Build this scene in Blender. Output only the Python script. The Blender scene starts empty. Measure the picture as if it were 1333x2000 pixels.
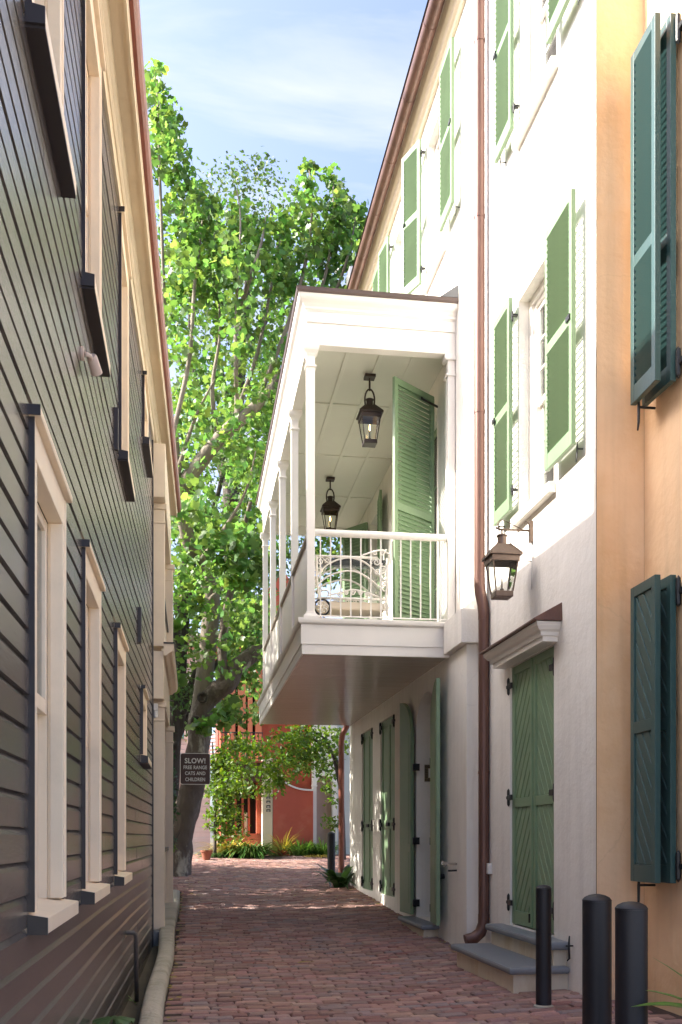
import bpy, math, random
import numpy as np
from mathutils import Vector, Matrix
random.seed(11)
rng = np.random.default_rng(11)
sc = bpy.context.scene
C = sc.collection
PI = math.pi

# ------------------------------------------------------------------ camera, sky, sun, exposure
FPX, CXP, HYP, EYE = 1990.0, 666.5, 1636.0, 1.24          # focal length, centre and horizon of the photograph (1333 x 2000)
TH = math.atan((CXP - 376) / FPX)
cam = bpy.data.cameras.new('camera')
cam.sensor_fit = 'HORIZONTAL'; cam.sensor_width = 36.0
cam.lens = FPX / 1333 * 36.0
cam.shift_y = (HYP - 1000) / 1333
cam.clip_start = 0.05; cam.clip_end = 3000
camo = bpy.data.objects.new('camera', cam); C.objects.link(camo)
camo.location = (0, 0, EYE); camo.rotation_euler = (PI / 2, 0, -TH)
sc.camera = camo

SUN_DIR = Vector((1.0, -0.13, -0.79)).normalized()        # the way the light travels
world = bpy.data.worlds.new('World'); sc.world = world; world.use_nodes = True
wn = world.node_tree.nodes; wl = world.node_tree.links; wn.clear()
sky = wn.new('ShaderNodeTexSky'); sky.sky_type = 'NISHITA'; sky.sun_disc = False
sky.sun_elevation = math.asin(-SUN_DIR.z)
sky.sun_rotation = math.atan2(-SUN_DIR.x, -SUN_DIR.y)
sky.altitude = 10; sky.air_density = 0.42; sky.dust_density = 3.6; sky.ozone_density = 1.6
geo = wn.new('ShaderNodeTexCoord')
sep = wn.new('ShaderNodeSeparateXYZ'); wl.new(geo.outputs['Generated'], sep.inputs[0])
zc = wn.new('ShaderNodeMath'); zc.operation = 'MAXIMUM'; zc.inputs[1].default_value = 0.04; wl.new(sep.outputs['Z'], zc.inputs[0])
dv = wn.new('ShaderNodeVectorMath'); dv.operation = 'DIVIDE'
cz = wn.new('ShaderNodeCombineXYZ')
for k in range(3): wl.new(zc.outputs[0], cz.inputs[k])
wl.new(geo.outputs['Generated'], dv.inputs[0]); wl.new(cz.outputs[0], dv.inputs[1])
mp = wn.new('ShaderNodeMapping'); mp.inputs['Rotation'].default_value = (0, 0, math.radians(24)); mp.inputs['Scale'].default_value = (1.0, 3.4, 1)
wl.new(dv.outputs[0], mp.inputs[0])
cn = wn.new('ShaderNodeTexNoise'); cn.inputs['Scale'].default_value = 1.25; cn.inputs['Detail'].default_value = 9
cn.inputs['Roughness'].default_value = 0.56; cn.inputs['Distortion'].default_value = 0.5
wl.new(mp.outputs[0], cn.inputs['Vector'])
cr = wn.new('ShaderNodeMapRange'); cr.inputs['From Min'].default_value = 0.46; cr.inputs['From Max'].default_value = 0.74
cr.inputs['To Min'].default_value = 0.0; cr.inputs['To Max'].default_value = 0.85
wl.new(cn.outputs['Fac'], cr.inputs['Value'])
mx = wn.new('ShaderNodeMix'); mx.data_type = 'RGBA'
wl.new(cr.outputs[0], mx.inputs['Factor']); wl.new(sky.outputs[0], mx.inputs['A']); mx.inputs['B'].default_value = (1.55, 1.58, 1.62, 1)
bg = wn.new('ShaderNodeBackground'); bg.inputs['Strength'].default_value = 0.124
wo = wn.new('ShaderNodeOutputWorld')
wl.new(mx.outputs['Result'], bg.inputs['Color']); wl.new(bg.outputs[0], wo.inputs[0])

sun = bpy.data.lights.new('sun', 'SUN'); sun.energy = 2.3; sun.angle = math.radians(0.53); sun.color = (1.0, 0.94, 0.84)
suno = bpy.data.objects.new('sun', sun); C.objects.link(suno)
suno.rotation_euler = SUN_DIR.to_track_quat('-Z', 'Y').to_euler(); suno.location = (-20, 8, 25)

sc.view_settings.view_transform = 'Standard'; sc.view_settings.look = 'None'
sc.view_settings.gamma = 1.0; sc.view_settings.exposure = 2.6; sc.view_settings.use_curve_mapping = False
sc.render.engine = 'CYCLES'
sc.cycles.max_bounces = 14; sc.cycles.diffuse_bounces = 9; sc.cycles.transparent_max_bounces = 24

# ------------------------------------------------------------------ measuring: a pixel of the photograph on a plane of the place
_c, _s = math.cos(TH), math.sin(TH)
def ray(px, py):
    a = (px - CXP) / FPX; b = (HYP - py) / FPX
    return Vector((_s + _c * a, _c - _s * a, b))
def onX(px, py, X):
    d = ray(px, py); t = X / d.x; return Vector((X, t * d.y, EYE + t * d.z))
def onY(px, py, Y):
    d = ray(px, py); t = Y / d.y; return Vector((t * d.x, Y, EYE + t * d.z))

# ------------------------------------------------------------------ materials
MATS = {}
def M(name, col, rough=0.55, var=0.08, ns=2.5, bump=0.0, bs=60, metal=0.0, spec=0.5, island=0.0, col2=None, c2s=1.2, c2w=(0.5, 0.7), trans=0.0, stretch=None, coat=0.0, emit=0, bdist=0.01, streak=0.0, wave=0.0):
    m = bpy.data.materials.new(name); m.use_nodes = True
    n = m.node_tree.nodes; l = m.node_tree.links
    p = n['Principled BSDF']; out = n['Material Output']
    p.inputs['Roughness'].default_value = rough; p.inputs['Metallic'].default_value = metal
    p.inputs['Specular IOR Level'].default_value = spec
    if coat: p.inputs['Coat Weight'].default_value = coat; p.inputs['Coat Roughness'].default_value = 0.12
    tc = n.new('ShaderNodeTexCoord'); vec = tc.outputs['Object']
    if stretch:
        mpn = n.new('ShaderNodeMapping'); mpn.inputs['Scale'].default_value = stretch
        l.new(vec, mpn.inputs[0]); vec = mpn.outputs[0]
    nz = n.new('ShaderNodeTexNoise'); nz.inputs['Scale'].default_value = ns; nz.inputs['Detail'].default_value = 7; nz.inputs['Roughness'].default_value = 0.62
    l.new(vec, nz.inputs['Vector'])
    mr = n.new('ShaderNodeMapRange'); mr.inputs['From Min'].default_value = 0.25; mr.inputs['From Max'].default_value = 0.75
    mr.inputs['To Min'].default_value = 1 - var; mr.inputs['To Max'].default_value = 1 + var
    l.new(nz.outputs['Fac'], mr.inputs['Value'])
    hs = n.new('ShaderNodeHueSaturation'); hs.inputs['Color'].default_value = (*col, 1)
    if col2:
        n2 = n.new('ShaderNodeTexNoise'); n2.inputs['Scale'].default_value = c2s; n2.inputs['Detail'].default_value = 8; n2.inputs['Roughness'].default_value = 0.65
        l.new(vec, n2.inputs['Vector'])
        r2 = n.new('ShaderNodeMapRange'); r2.inputs['From Min'].default_value = c2w[0]; r2.inputs['From Max'].default_value = c2w[1]
        l.new(n2.outputs['Fac'], r2.inputs['Value'])
        mc = n.new('ShaderNodeMix'); mc.data_type = 'RGBA'; mc.inputs['A'].default_value = (*col, 1); mc.inputs['B'].default_value = (*col2, 1)
        l.new(r2.outputs[0], mc.inputs['Factor']); l.new(mc.outputs['Result'], hs.inputs['Color'])
    val = mr.outputs[0]
    if island:
        g = n.new('ShaderNodeNewGeometry'); oi = n.new('ShaderNodeObjectInfo')
        ad = n.new('ShaderNodeMath'); ad.operation = 'ADD'; l.new(g.outputs['Random Per Island'], ad.inputs[0]); l.new(oi.outputs['Random'], ad.inputs[1])
        fr = n.new('ShaderNodeMath'); fr.operation = 'FRACT'; l.new(ad.outputs[0], fr.inputs[0])
        ir = n.new('ShaderNodeMapRange'); ir.inputs['To Min'].default_value = 1 - island; ir.inputs['To Max'].default_value = 1 + island
        l.new(fr.outputs[0], ir.inputs['Value'])
        mu = n.new('ShaderNodeMath'); mu.operation = 'MULTIPLY'; l.new(ir.outputs[0], mu.inputs[0]); l.new(val, mu.inputs[1]); val = mu.outputs[0]
        hr = n.new('ShaderNodeMapRange'); hr.inputs['To Min'].default_value = 0.5 - 0.03 * island * 2; hr.inputs['To Max'].default_value = 0.5 + 0.03 * island * 2
        m7 = n.new('ShaderNodeMath'); m7.operation = 'MULTIPLY'; m7.inputs[1].default_value = 7.31; l.new(fr.outputs[0], m7.inputs[0])
        f7 = n.new('ShaderNodeMath'); f7.operation = 'FRACT'; l.new(m7.outputs[0], f7.inputs[0]); l.new(f7.outputs[0], hr.inputs['Value'])
        l.new(hr.outputs[0], hs.inputs['Hue'])
    if streak:
        sm_ = n.new('ShaderNodeMapping'); sm_.inputs['Scale'].default_value = (5, 5, .22); l.new(tc.outputs['Object'], sm_.inputs[0])
        sn_ = n.new('ShaderNodeTexNoise'); sn_.inputs['Scale'].default_value = 1.6; sn_.inputs['Detail'].default_value = 6; l.new(sm_.outputs[0], sn_.inputs['Vector'])
        sr_ = n.new('ShaderNodeMapRange'); sr_.inputs['From Min'].default_value = .5; sr_.inputs['From Max'].default_value = .8; sr_.inputs['To Min'].default_value = 1; sr_.inputs['To Max'].default_value = 1 - streak
        l.new(sn_.outputs['Fac'], sr_.inputs['Value'])
        vo = n.new('ShaderNodeTexVoronoi'); vo.feature = 'DISTANCE_TO_EDGE'; vo.inputs['Scale'].default_value = .45
        wn2 = n.new('ShaderNodeTexNoise'); wn2.inputs['Scale'].default_value = 3; wn2.inputs['Detail'].default_value = 6; l.new(tc.outputs['Object'], wn2.inputs['Vector'])
        mxv = n.new('ShaderNodeMix'); mxv.data_type = 'VECTOR'; mxv.inputs['Factor'].default_value = .22; l.new(tc.outputs['Object'], mxv.inputs['A']); l.new(wn2.outputs['Color'], mxv.inputs['B']); l.new(mxv.outputs['Result'], vo.inputs['Vector'])
        cr_ = n.new('ShaderNodeMapRange'); cr_.inputs['From Min'].default_value = .0; cr_.inputs['From Max'].default_value = .003; cr_.inputs['To Min'].default_value = 1 - streak * .55; cr_.inputs['To Max'].default_value = 1; l.new(vo.outputs['Distance'], cr_.inputs['Value'])
        s1 = n.new('ShaderNodeMath'); s1.operation = 'MULTIPLY'; l.new(sr_.outputs[0], s1.inputs[0]); l.new(cr_.outputs[0], s1.inputs[1])
        s2 = n.new('ShaderNodeMath'); s2.operation = 'MULTIPLY'; l.new(s1.outputs[0], s2.inputs[0]); l.new(val, s2.inputs[1]); val = s2.outputs[0]
    l.new(val, hs.inputs['Value']); l.new(hs.outputs[0], p.inputs['Base Color'])
    if bump:
        nb = n.new('ShaderNodeTexNoise'); nb.inputs['Scale'].default_value = bs; nb.inputs['Detail'].default_value = 5
        l.new(vec, nb.inputs['Vector'])
        bp = n.new('ShaderNodeBump'); bp.inputs['Strength'].default_value = min(1, bump); bp.inputs['Distance'].default_value = bdist
        l.new(nb.outputs['Fac'], bp.inputs['Height']); l.new(bp.outputs[0], p.inputs['Normal'])
        if wave:
            nw = n.new('ShaderNodeTexNoise'); nw.inputs['Scale'].default_value = 3.2; nw.inputs['Detail'].default_value = 3; l.new(vec, nw.inputs['Vector'])
            b2 = n.new('ShaderNodeBump'); b2.inputs['Strength'].default_value = wave; b2.inputs['Distance'].default_value = .05; l.new(nw.outputs['Fac'], b2.inputs['Height']); l.new(b2.outputs[0], bp.inputs['Normal'])
    if trans:
        t = n.new('ShaderNodeBsdfTranslucent'); hs2 = n.new('ShaderNodeHueSaturation'); hs2.inputs['Hue'].default_value = 0.485; hs2.inputs['Saturation'].default_value = 1.1; hs2.inputs['Value'].default_value = 1.7
        l.new(hs.outputs[0], hs2.inputs['Color']); l.new(hs2.outputs[0], t.inputs['Color'])
        ms = n.new('ShaderNodeMixShader'); ms.inputs[0].default_value = trans
        l.new(p.outputs[0], ms.inputs[1]); l.new(t.outputs[0], ms.inputs[2]); l.new(ms.outputs[0], out.inputs[0])
    if emit:
        p.inputs['Emission Color'].default_value = (*col, 1); p.inputs['Emission Strength'].default_value = emit
    MATS[name] = m
    return m
def glass_mat(name, tint=(0.9, 0.93, 0.92), f0=0.0):
    m = bpy.data.materials.new(name); m.use_nodes = True
    n = m.node_tree.nodes; l = m.node_tree.links; n.clear()
    o = n.new('ShaderNodeOutputMaterial'); fr = n.new('ShaderNodeFresnel'); fr.inputs[0].default_value = 1.5
    ad = n.new('ShaderNodeMath'); ad.operation = 'ADD'; ad.inputs[1].default_value = f0; ad.use_clamp = True
    t = n.new('ShaderNodeBsdfTransparent'); t.inputs[0].default_value = (*tint, 1)
    g = n.new('ShaderNodeBsdfGlossy'); g.inputs['Roughness'].default_value = 0.02
    x = n.new('ShaderNodeMixShader')
    l.new(fr.outputs[0], ad.inputs[0]); l.new(ad.outputs[0], x.inputs[0]); l.new(t.outputs[0], x.inputs[1]); l.new(g.outputs[0], x.inputs[2]); l.new(x.outputs[0], o.inputs[0])
    return m
brown = M('brown_clapboard_paint', (0.088, 0.074, 0.066), 0.225, 0.14, 1.5, 0.12, 90, stretch=(1, 0.18, 1), col2=(0.115, 0.098, 0.086), c2s=1.4, spec=1.0, island=0.10)
darkb = M('dark_brown_paint', (0.026, 0.022, 0.024), 0.4, 0.1)
cream = M('cream_trim_paint', (0.80, 0.67, 0.505), 0.42, 0.05, 3, 0.05, 90, col2=(0.72, 0.61, 0.46), c2s=2.5)
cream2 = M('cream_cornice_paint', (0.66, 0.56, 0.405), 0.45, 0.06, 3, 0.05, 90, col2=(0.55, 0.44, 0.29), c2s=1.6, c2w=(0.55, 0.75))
white = M('white_stucco', (0.83, 0.80, 0.735), 0.85, 0.035, 1.3, 0.35, 38, spec=0.2, col2=(0.74, 0.70, 0.62), c2s=0.8, c2w=(0.5, 0.8), streak=.12, wave=.45)
whitep = M('white_wood_paint', (0.80, 0.765, 0.71), 0.38, 0.035, 2.2, 0.05, 70)
ceilp = M('pale_green_ceiling_paint', (0.68, 0.675, 0.585), 0.5, 0.03)
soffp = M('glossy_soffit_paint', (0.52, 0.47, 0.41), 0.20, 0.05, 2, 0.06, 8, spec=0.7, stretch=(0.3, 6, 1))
orange = M('orange_stucco', (0.80, 0.56, 0.345), 0.8, 0.06, 1.6, 0.4, 30, spec=0.25, col2=(0.70, 0.42, 0.20), c2s=0.9, c2w=(0.45, 0.75), streak=.14, wave=.5)
green = M('green_shutter_paint', (0.180, 0.272, 0.150), 0.42, 0.12, 3, 0.05, 90)
greend = M('deep_green_door_paint', (0.180, 0.272, 0.155), 0.42, 0.12, 3, 0.05, 90)
teal = M('dark_teal_paint', (0.038, 0.088, 0.085), 0.36, 0.08, 4, 0.06, 60)
copper = M('brown_copper', (0.15, 0.078, 0.060), 0.40, 0.2, 3.5, 0.08, 30, metal=0.35, col2=(0.10, 0.05, 0.04), c2s=3, stretch=(1, 1, .3))
coppd = M('rust_brown_gutter_paint', (0.22, 0.07, 0.045), 0.38, 0.15, 4, 0.1, 30)
roofm = M('dark_metal_roof', (0.09, 0.06, 0.05), 0.5, 0.15)
lampm = M('aged_copper_lantern', (0.16, 0.115, 0.09), 0.42, 0.2, 10, 0.1, 60, metal=0.7)
lampd = M('dark_bronze_lantern', (0.045, 0.03, 0.024), 0.42, 0.2, 10, 0.1, 60, metal=0.5)
iron = M('black_iron', (0.012, 0.012, 0.013), 0.45, 0.2, 12, 0.2, 60)
bollm = M('black_bollard_paint', (0.010, 0.010, 0.013), 0.5, 0.3, 5, 0.15, 14, stretch=(1, 1, 0.25), col2=(0.022, 0.024, 0.034), c2s=2.2)
stepm = M('grey_step_paint', (0.20, 0.215, 0.23), 0.45, 0.08, 5, 0.08, 40)
riser = M('stained_riser_stucco', (0.68, 0.60, 0.46), 0.85, 0.1, 3, 0.25, 40, col2=(0.55, 0.43, 0.27), c2s=2.2, stretch=(1.6, 1.6, 0.5))
curbm = M('weathered_concrete', (0.46, 0.42, 0.34), 0.9, 0.16, 3, 0.8, 26, col2=(0.33, 0.30, 0.22), c2s=2.6, c2w=(.5, .72), bdist=.02)
soil = M('dark_soil', (0.035, 0.028, 0.02), 0.95, 0.4, 9, 0.8, 30)
brickm = M('paving_brick', (0.225, 0.110, 0.082), 0.72, 0.2, 22, 0.5, 60, island=0.22, col2=(0.17, 0.12, 0.105), c2s=1.1, c2w=(0.50, 0.78), spec=0.35)
bn = brickm.node_tree.nodes; bl_ = brickm.node_tree.links
_fr = [n for n in bn if n.type == 'MATH' and n.operation == 'FRACT'][0]
_rp = bn.new('ShaderNodeValToRGB'); _e = _rp.color_ramp.elements; _rp.color_ramp.interpolation = 'LINEAR'
_e[0].position = 0; _e[0].color = (.29, .125, .092, 1); _e[1].position = 1.0; _e[1].color = (.21, .115, .095, 1)
for _p, _c3 in ((.18, (.24, .135, .115)), (.36, (.31, .15, .115)), (.5, (.19, .115, .105)), (.64, (.31, .15, .12)), (.80, (.33, .19, .145)), (.9, (.155, .115, .115))):
    _x = _e.new(_p); _x.color = (*_c3, 1)
bl_.new(_fr.outputs[0], _rp.inputs[0])
_mixn = [n for n in bn if n.type == 'MIX'][0]; _gn = bn.new('ShaderNodeGamma'); _gn.inputs[1].default_value = .84; bl_.new(_rp.outputs[0], _gn.inputs[0]); bl_.new(_gn.outputs[0], _mixn.inputs['A']); _mixn.inputs['B'].default_value = (.26, .17, .14, 1)
joint = M('brick_joint_dirt', (0.055, 0.035, 0.027), 0.95, 0.4, 20, 0.6, 60)
earth = M('earth', (0.10, 0.085, 0.055), 0.95, 0.3, 1.5)
bark = M('mottled_sycamore_bark', (0.115, 0.088, 0.066), 0.85, 0.25, 6, 0.9, 16, col2=(0.34, 0.30, 0.23), c2s=1.7, c2w=(0.55, 0.61), stretch=(1, 1, 0.5), bdist=.05)
barkp = M('pale_sycamore_bark', (0.22, 0.185, 0.135), 0.8, 0.2, 5, 0.5, 14, col2=(0.17, 0.14, 0.10), c2s=2.2, c2w=(0.50, 0.56), stretch=(1, 1, 0.5), bdist=.03)
barkd = M('dark_bark', (0.06, 0.048, 0.037), 0.9, 0.3, 8, 0.9, 18, stretch=(1, 1, 0.35), bdist=.05)
leafa = M('sycamore_leaf', (0.108, 0.205, 0.046), 0.45, 0.15, 0.6, island=0.5, trans=0.50, col2=(0.075, 0.155, 0.042), c2s=0.5)
leafb = M('dark_small_leaf', (0.065, 0.120, 0.035), 0.5, 0.15, 0.6, island=0.40, trans=0.38)
leafc = M('bright_vine_leaf', (0.085, 0.155, 0.020), 0.5, 0.15, 1.5, island=0.4, trans=0.45, col2=(0.055, 0.125, 0.02), c2s=1.2)
leafd = M('ivy_leaf', (0.030, 0.075, 0.022), 0.45, 0.2, 2, island=0.4, trans=0.2)
blade = M('liriope_blade', (0.075, 0.16, 0.030), 0.45, 0.2, 3, island=0.45, trans=0.25)
bladey = M('yellow_flower_blade', (0.30, 0.25, 0.05), 0.5, 0.2, 3, island=0.45, trans=0.25)
aspid = M('aspidistra_leaf', (0.035, 0.085, 0.022), 0.32, 0.15, 6, trans=0.12, island=0.2)
aspidb = M('broad_pale_leaf', (0.17, 0.32, 0.06), 0.35, 0.12, 8, trans=0.2, col2=(0.26, 0.38, 0.14), c2s=4)
red = M('red_orange_stucco', (0.50, 0.10, 0.055), 0.8, 0.1, 1.5, 0.3, 20, col2=(0.56, 0.17, 0.10), c2s=1.0)
redp = M('red_brown_paint', (0.36, 0.09, 0.05), 0.5, 0.1)
plum = M('plum_fascia_paint', (0.085, 0.032, 0.035), 0.5, 0.1)
mauve = M('mauve_stucco', (0.42, 0.30, 0.26), 0.85, 0.05, 1.5, 0.2, 20)
paleb = M('pale_blue_grey_boards', (0.55, 0.58, 0.57), 0.7, 0.06)
tealp = M('turquoise_shutter_paint', (0.12, 0.36, 0.40), 0.5, 0.1)
signm = M('brown_sign_face', (0.050, 0.018, 0.010), 0.38, 0.08)
signw = M('white_sign_print', (0.68, 0.64, 0.58), 0.5, 0.04)
ironw = M('white_iron_paint', (0.78, 0.74, 0.68), 0.4, 0.05)
cush = M('cream_cushion', (0.72, 0.62, 0.49), 0.8, 0.06, 4, 0.2, 80)
terra = M('terracotta', (0.22, 0.075, 0.04), 0.85, 0.1)
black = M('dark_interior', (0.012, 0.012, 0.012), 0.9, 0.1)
blind = M('pale_blind', (0.60, 0.55, 0.46), 0.8, 0.04)
curt = M('white_curtain', (0.66, 0.66, 0.64), 0.8, 0.04, 12, stretch=(1, 6, 0.2))
plastic = M('white_plastic', (0.70, 0.68, 0.64), 0.4, 0.04)
pinkw = M('pinkish_flood_lamp_metal', (0.52, 0.42, 0.36), 0.5, 0.12, 12, 0.1, 40)
steel = M('chrome_steel', (0.6, 0.6, 0.6), 0.2, 0.1, metal=1.0)
bronze = M('bronze_plaque', (0.16, 0.12, 0.06), 0.5, 0.2, 30)
flame = M('gas_flame', (1.0, 0.62, 0.22), 0.5, 0, emit=6)
shingle = M('roof_shingle', (0.10, 0.085, 0.075), 0.9, 0.2, 4, 0.4, 30)
glass = glass_mat('window_glass', f0=0.03)
lglass = glass_mat('lantern_glass', (0.96, 0.97, 0.95))

# ------------------------------------------------------------------ mesh building
ORG = {}
class MB:
    def __init__(s): s.v = []; s.f = []
    def add(s, vs, fs):
        b = len(s.v); s.v += [tuple(p) for p in vs]; s.f += [tuple(i + b for i in f) for f in fs]; return s
    def box(s, x0, x1, y0, y1, z0, z1):
        return s.add([(x0, y0, z0), (x1, y0, z0), (x1, y1, z0), (x0, y1, z0), (x0, y0, z1), (x1, y0, z1), (x1, y1, z1), (x0, y1, z1)],
                     [(0, 3, 2, 1), (4, 5, 6, 7), (0, 1, 5, 4), (1, 2, 6, 5), (2, 3, 7, 6), (3, 0, 4, 7)])
    def ob(s, o, a, b, c):
        o, a, b, c = Vector(o), Vector(a), Vector(b), Vector(c)
        if a.cross(b).dot(c) < 0: a, b = b, a
        return s.add([o, o + a, o + a + b, o + b, o + c, o + a + c, o + a + b + c, o + b + c],
                     [(0, 3, 2, 1), (4, 5, 6, 7), (0, 1, 5, 4), (1, 2, 6, 5), (2, 3, 7, 6), (3, 0, 4, 7)])
    def prism(s, poly, vec):
        n = len(poly); vec = Vector(vec); poly = [Vector(p) for p in poly]
        nr = Vector((0, 0, 0))
        for i in range(n): nr += poly[i].cross(poly[(i + 1) % n])
        if nr.dot(vec) > 0: poly = poly[::-1]
        vs = poly + [p + vec for p in poly]
        fs = [tuple(range(n)), tuple(range(2 * n - 1, n - 1, -1))]
        for i in range(n):
            j = (i + 1) % n; fs.append((j, i, i + n, j + n))
        return s.add(vs, fs)
    def sweep(s, prof, pts, side=(-1, 0, 0), up=(0, 0, 1)):
        side = Vector(side); up = Vector(up); n = len(prof); vs = []; fs = []
        for p in pts:
            p = Vector(p)
            vs += [p + side * a + up * b for a, b in prof]
        for k in range(len(pts) - 1):
            for i in range(n):
                j = (i + 1) % n
                fs.append((k * n + i, k * n + j, (k + 1) * n + j, (k + 1) * n + i))
        fs.append(tuple(range(n))[::-1]); fs.append(tuple((len(pts) - 1) * n + i for i in range(n)))
        return s.add(vs, fs)
    def tube(s, pts, r, n=8, caps=True):
        pts = [Vector(p) for p in pts]; m = len(pts)
        rs = r if isinstance(r, (list, tuple)) else [r] * m
        vs = []; fs = []; ref = None
        for k, p in enumerate(pts):
            d = (pts[min(k + 1, m - 1)] - pts[max(k - 1, 0)])
            d = d.normalized() if d.length > 1e-9 else Vector((0, 0, 1))
            if ref is None: ref = d.orthogonal().normalized()
            ref = (ref - d * ref.dot(d))
            ref = ref.normalized() if ref.length > 1e-6 else d.orthogonal().normalized()
            w = d.cross(ref)
            for i in range(n):
                a = 2 * PI * i / n
                vs.append(p + (ref * math.cos(a) + w * math.sin(a)) * rs[k])
        for k in range(m - 1):
            for i in range(n):
                j = (i + 1) % n
                fs.append((k * n + i, k * n + j, (k + 1) * n + j, (k + 1) * n + i))
        if caps:
            fs.append(tuple(range(n))[::-1]); fs.append(tuple((m - 1) * n + i for i in range(n)))
        return s.add(vs, fs)
    def lathe(s, prof, c, n=20):
        c = Vector(c); vs = []; fs = []; m = len(prof)
        for r, z in prof:
            for i in range(n):
                a = 2 * PI * i / n; vs.append(c + Vector((r * math.cos(a), r * math.sin(a), z)))
        for k in range(m - 1):
            for i in range(n):
                j = (i + 1) % n; fs.append((k * n + i, k * n + j, (k + 1) * n + j, (k + 1) * n + i))
        fs.append(tuple(range(n))[::-1]); fs.append(tuple((m - 1) * n + i for i in range(n)))
        return s.add(vs, fs)
    def quad(s, a, b, c, d): return s.add([a, b, c, d], [(0, 1, 2, 3)])
    def build(s, name, mat, parent=None, smooth=False, bevel=0.0, at=None):
        me = bpy.data.meshes.new(name)
        if parent is not None: o0 = ORG[parent.name]
        elif at is not None: o0 = Vector(at)
        else:
            xs = [p[0] for p in s.v]; ys = [p[1] for p in s.v]; zs = [p[2] for p in s.v]
            o0 = Vector(((min(xs) + max(xs)) / 2, (min(ys) + max(ys)) / 2, min(zs)))
        me.from_pydata([(p[0] - o0.x, p[1] - o0.y, p[2] - o0.z) for p in s.v], [], s.f)
        me.materials.append(mat)
        if smooth:
            me.polygons.foreach_set('use_smooth', [True] * len(me.polygons))
        o = bpy.data.objects.new(name, me); C.objects.link(o)
        ORG[o.name] = o0
        if parent is not None: o.parent = parent
        else: o.location = o0
        if smooth == 'auto':
            me.set_sharp_from_angle(angle=math.radians(35))
        if bevel:
            b = o.modifiers.new('bevel', 'BEVEL'); b.width = bevel; b.segments = 2; b.limit_method = 'ANGLE'; b.angle_limit = math.radians(40)
        return o
def thing(name, label, cat, loc, group=None):
    o = bpy.data.objects.new(name, None); C.objects.link(o); o.empty_display_size = 0.2
    o.location = loc; ORG[o.name] = Vector(loc)
    return tag(o, label, cat, group)
def tag(o, label, cat, group=None):
    o['label'] = label; o['category'] = cat
    if group: o['group'] = group
    return o
def struct(o): o['kind'] = 'structure'; return o
def stuff(o): o['kind'] = 'stuff'; return o
def inst(name, me, parent, mat4):
    """one more object that shares a mesh, placed in world space under a parent"""
    o = bpy.data.objects.new(name, me); C.objects.link(o); o.parent = parent
    mm = mat4.copy(); mm.translation = mm.translation - ORG[parent.name]
    o.matrix_local = mm; ORG[o.name] = ORG[parent.name]
    return o
def frame_m(o, x, y, z):
    m = Matrix.Identity(4)
    for i, a in enumerate((x, y, z)):
        for k in range(3): m[k][i] = a[k]
    m.translation = Vector(o); return m
def BX(*a): return MB().box(*a)

# ------------------------------------------------------------------ ground
def smooth(a, b, x):
    t = max(0.0, min(1.0, (x - a) / (b - a))); return t * t * (3 - 2 * t)
def gz(X, Y):
    z = 0.0
    if Y > 9.5:
        t = Y - 9.5
        z = 0.044 * (t - 1.0 + math.exp(-t / 1.0)) if t < 20 else 0.044 * 19
    return z - 0.045 + 0.055 * smooth(1.4, 3.1, X) if Y < 18 else z - 0.045 + 0.055 * smooth(1.4, 3.1, X) * (1 - smooth(18, 22, Y))
m = MB(); gx = [-400, -60, -20, -6, -2, -0.42, -0.2, 0.4, 1.0, 1.6, 2.2, 2.7, 3.2, 6, 20, 60, 400]
gy = [-60, -10, 0, 3, 6, 8, 9.5, 10.5, 12, 14, 16, 18, 20, 22, 24, 26, 28, 29.5, 34, 60, 600]
for y in gy:
    for x in gx: m.v.append((x, y, gz(x, y) - 0.09))
nx = len(gx)
for j in range(len(gy) - 1):
    for i in range(nx - 1): m.f.append((j * nx + i, j * nx + i + 1, (j + 1) * nx + i + 1, (j + 1) * nx + i))
struct(m.build('ground', earth, smooth=True, at=(0, 0, 0)))
# brick paving: a bed of dirt with single bricks laid in courses across the alley
m = MB(); px_ = [-0.205, 0.2, 0.7, 1.2, 1.7, 2.2, 2.6, 3.1, 3.6]; py_ = [2 + 0.8 * k for k in range(21)]
for y in py_:
    for x in px_: m.v.append((x, y, gz(x, y) - 0.018))
n_ = len(px_)
for j in range(len(py_) - 1):
    for i in range(n_ - 1): m.f.append((j * n_ + i, j * n_ + i + 1, (j + 1) * n_ + i + 1, (j + 1) * n_ + i))
px2 = [-2.2, -1, 0, 1, 2, 3, 4, 5.5]; py2 = [18 + 0.8 * k for k in range(15)]; b0 = len(m.v)
for y in py2:
    for x in px2: m.v.append((x, y, gz(x, y) - 0.018))
n2_ = len(px2)
for j in range(len(py2) - 1):
    for i in range(n2_ - 1): m.f.append((b0 + j * n2_ + i, b0 + j * n2_ + i + 1, b0 + (j + 1) * n2_ + i + 1, b0 + (j + 1) * n2_ + i))
bounce_street = struct(MB().box(-40, 40, -24, 1.95, -.30, -.06).build('bounce_street', M('pale_concrete_paving', (.50, .47, .41), .85, .1, 1.5, .2, 30)))  # unseen pale ground added behind the camera to bounce sunlight into the alley
pave = struct(m.build('brick_pavement', joint, smooth=True, at=(1.4, 8, 0)))
BL, BW, BP, BQ = 0.196, 0.104, 0.203, 0.1105
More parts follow.
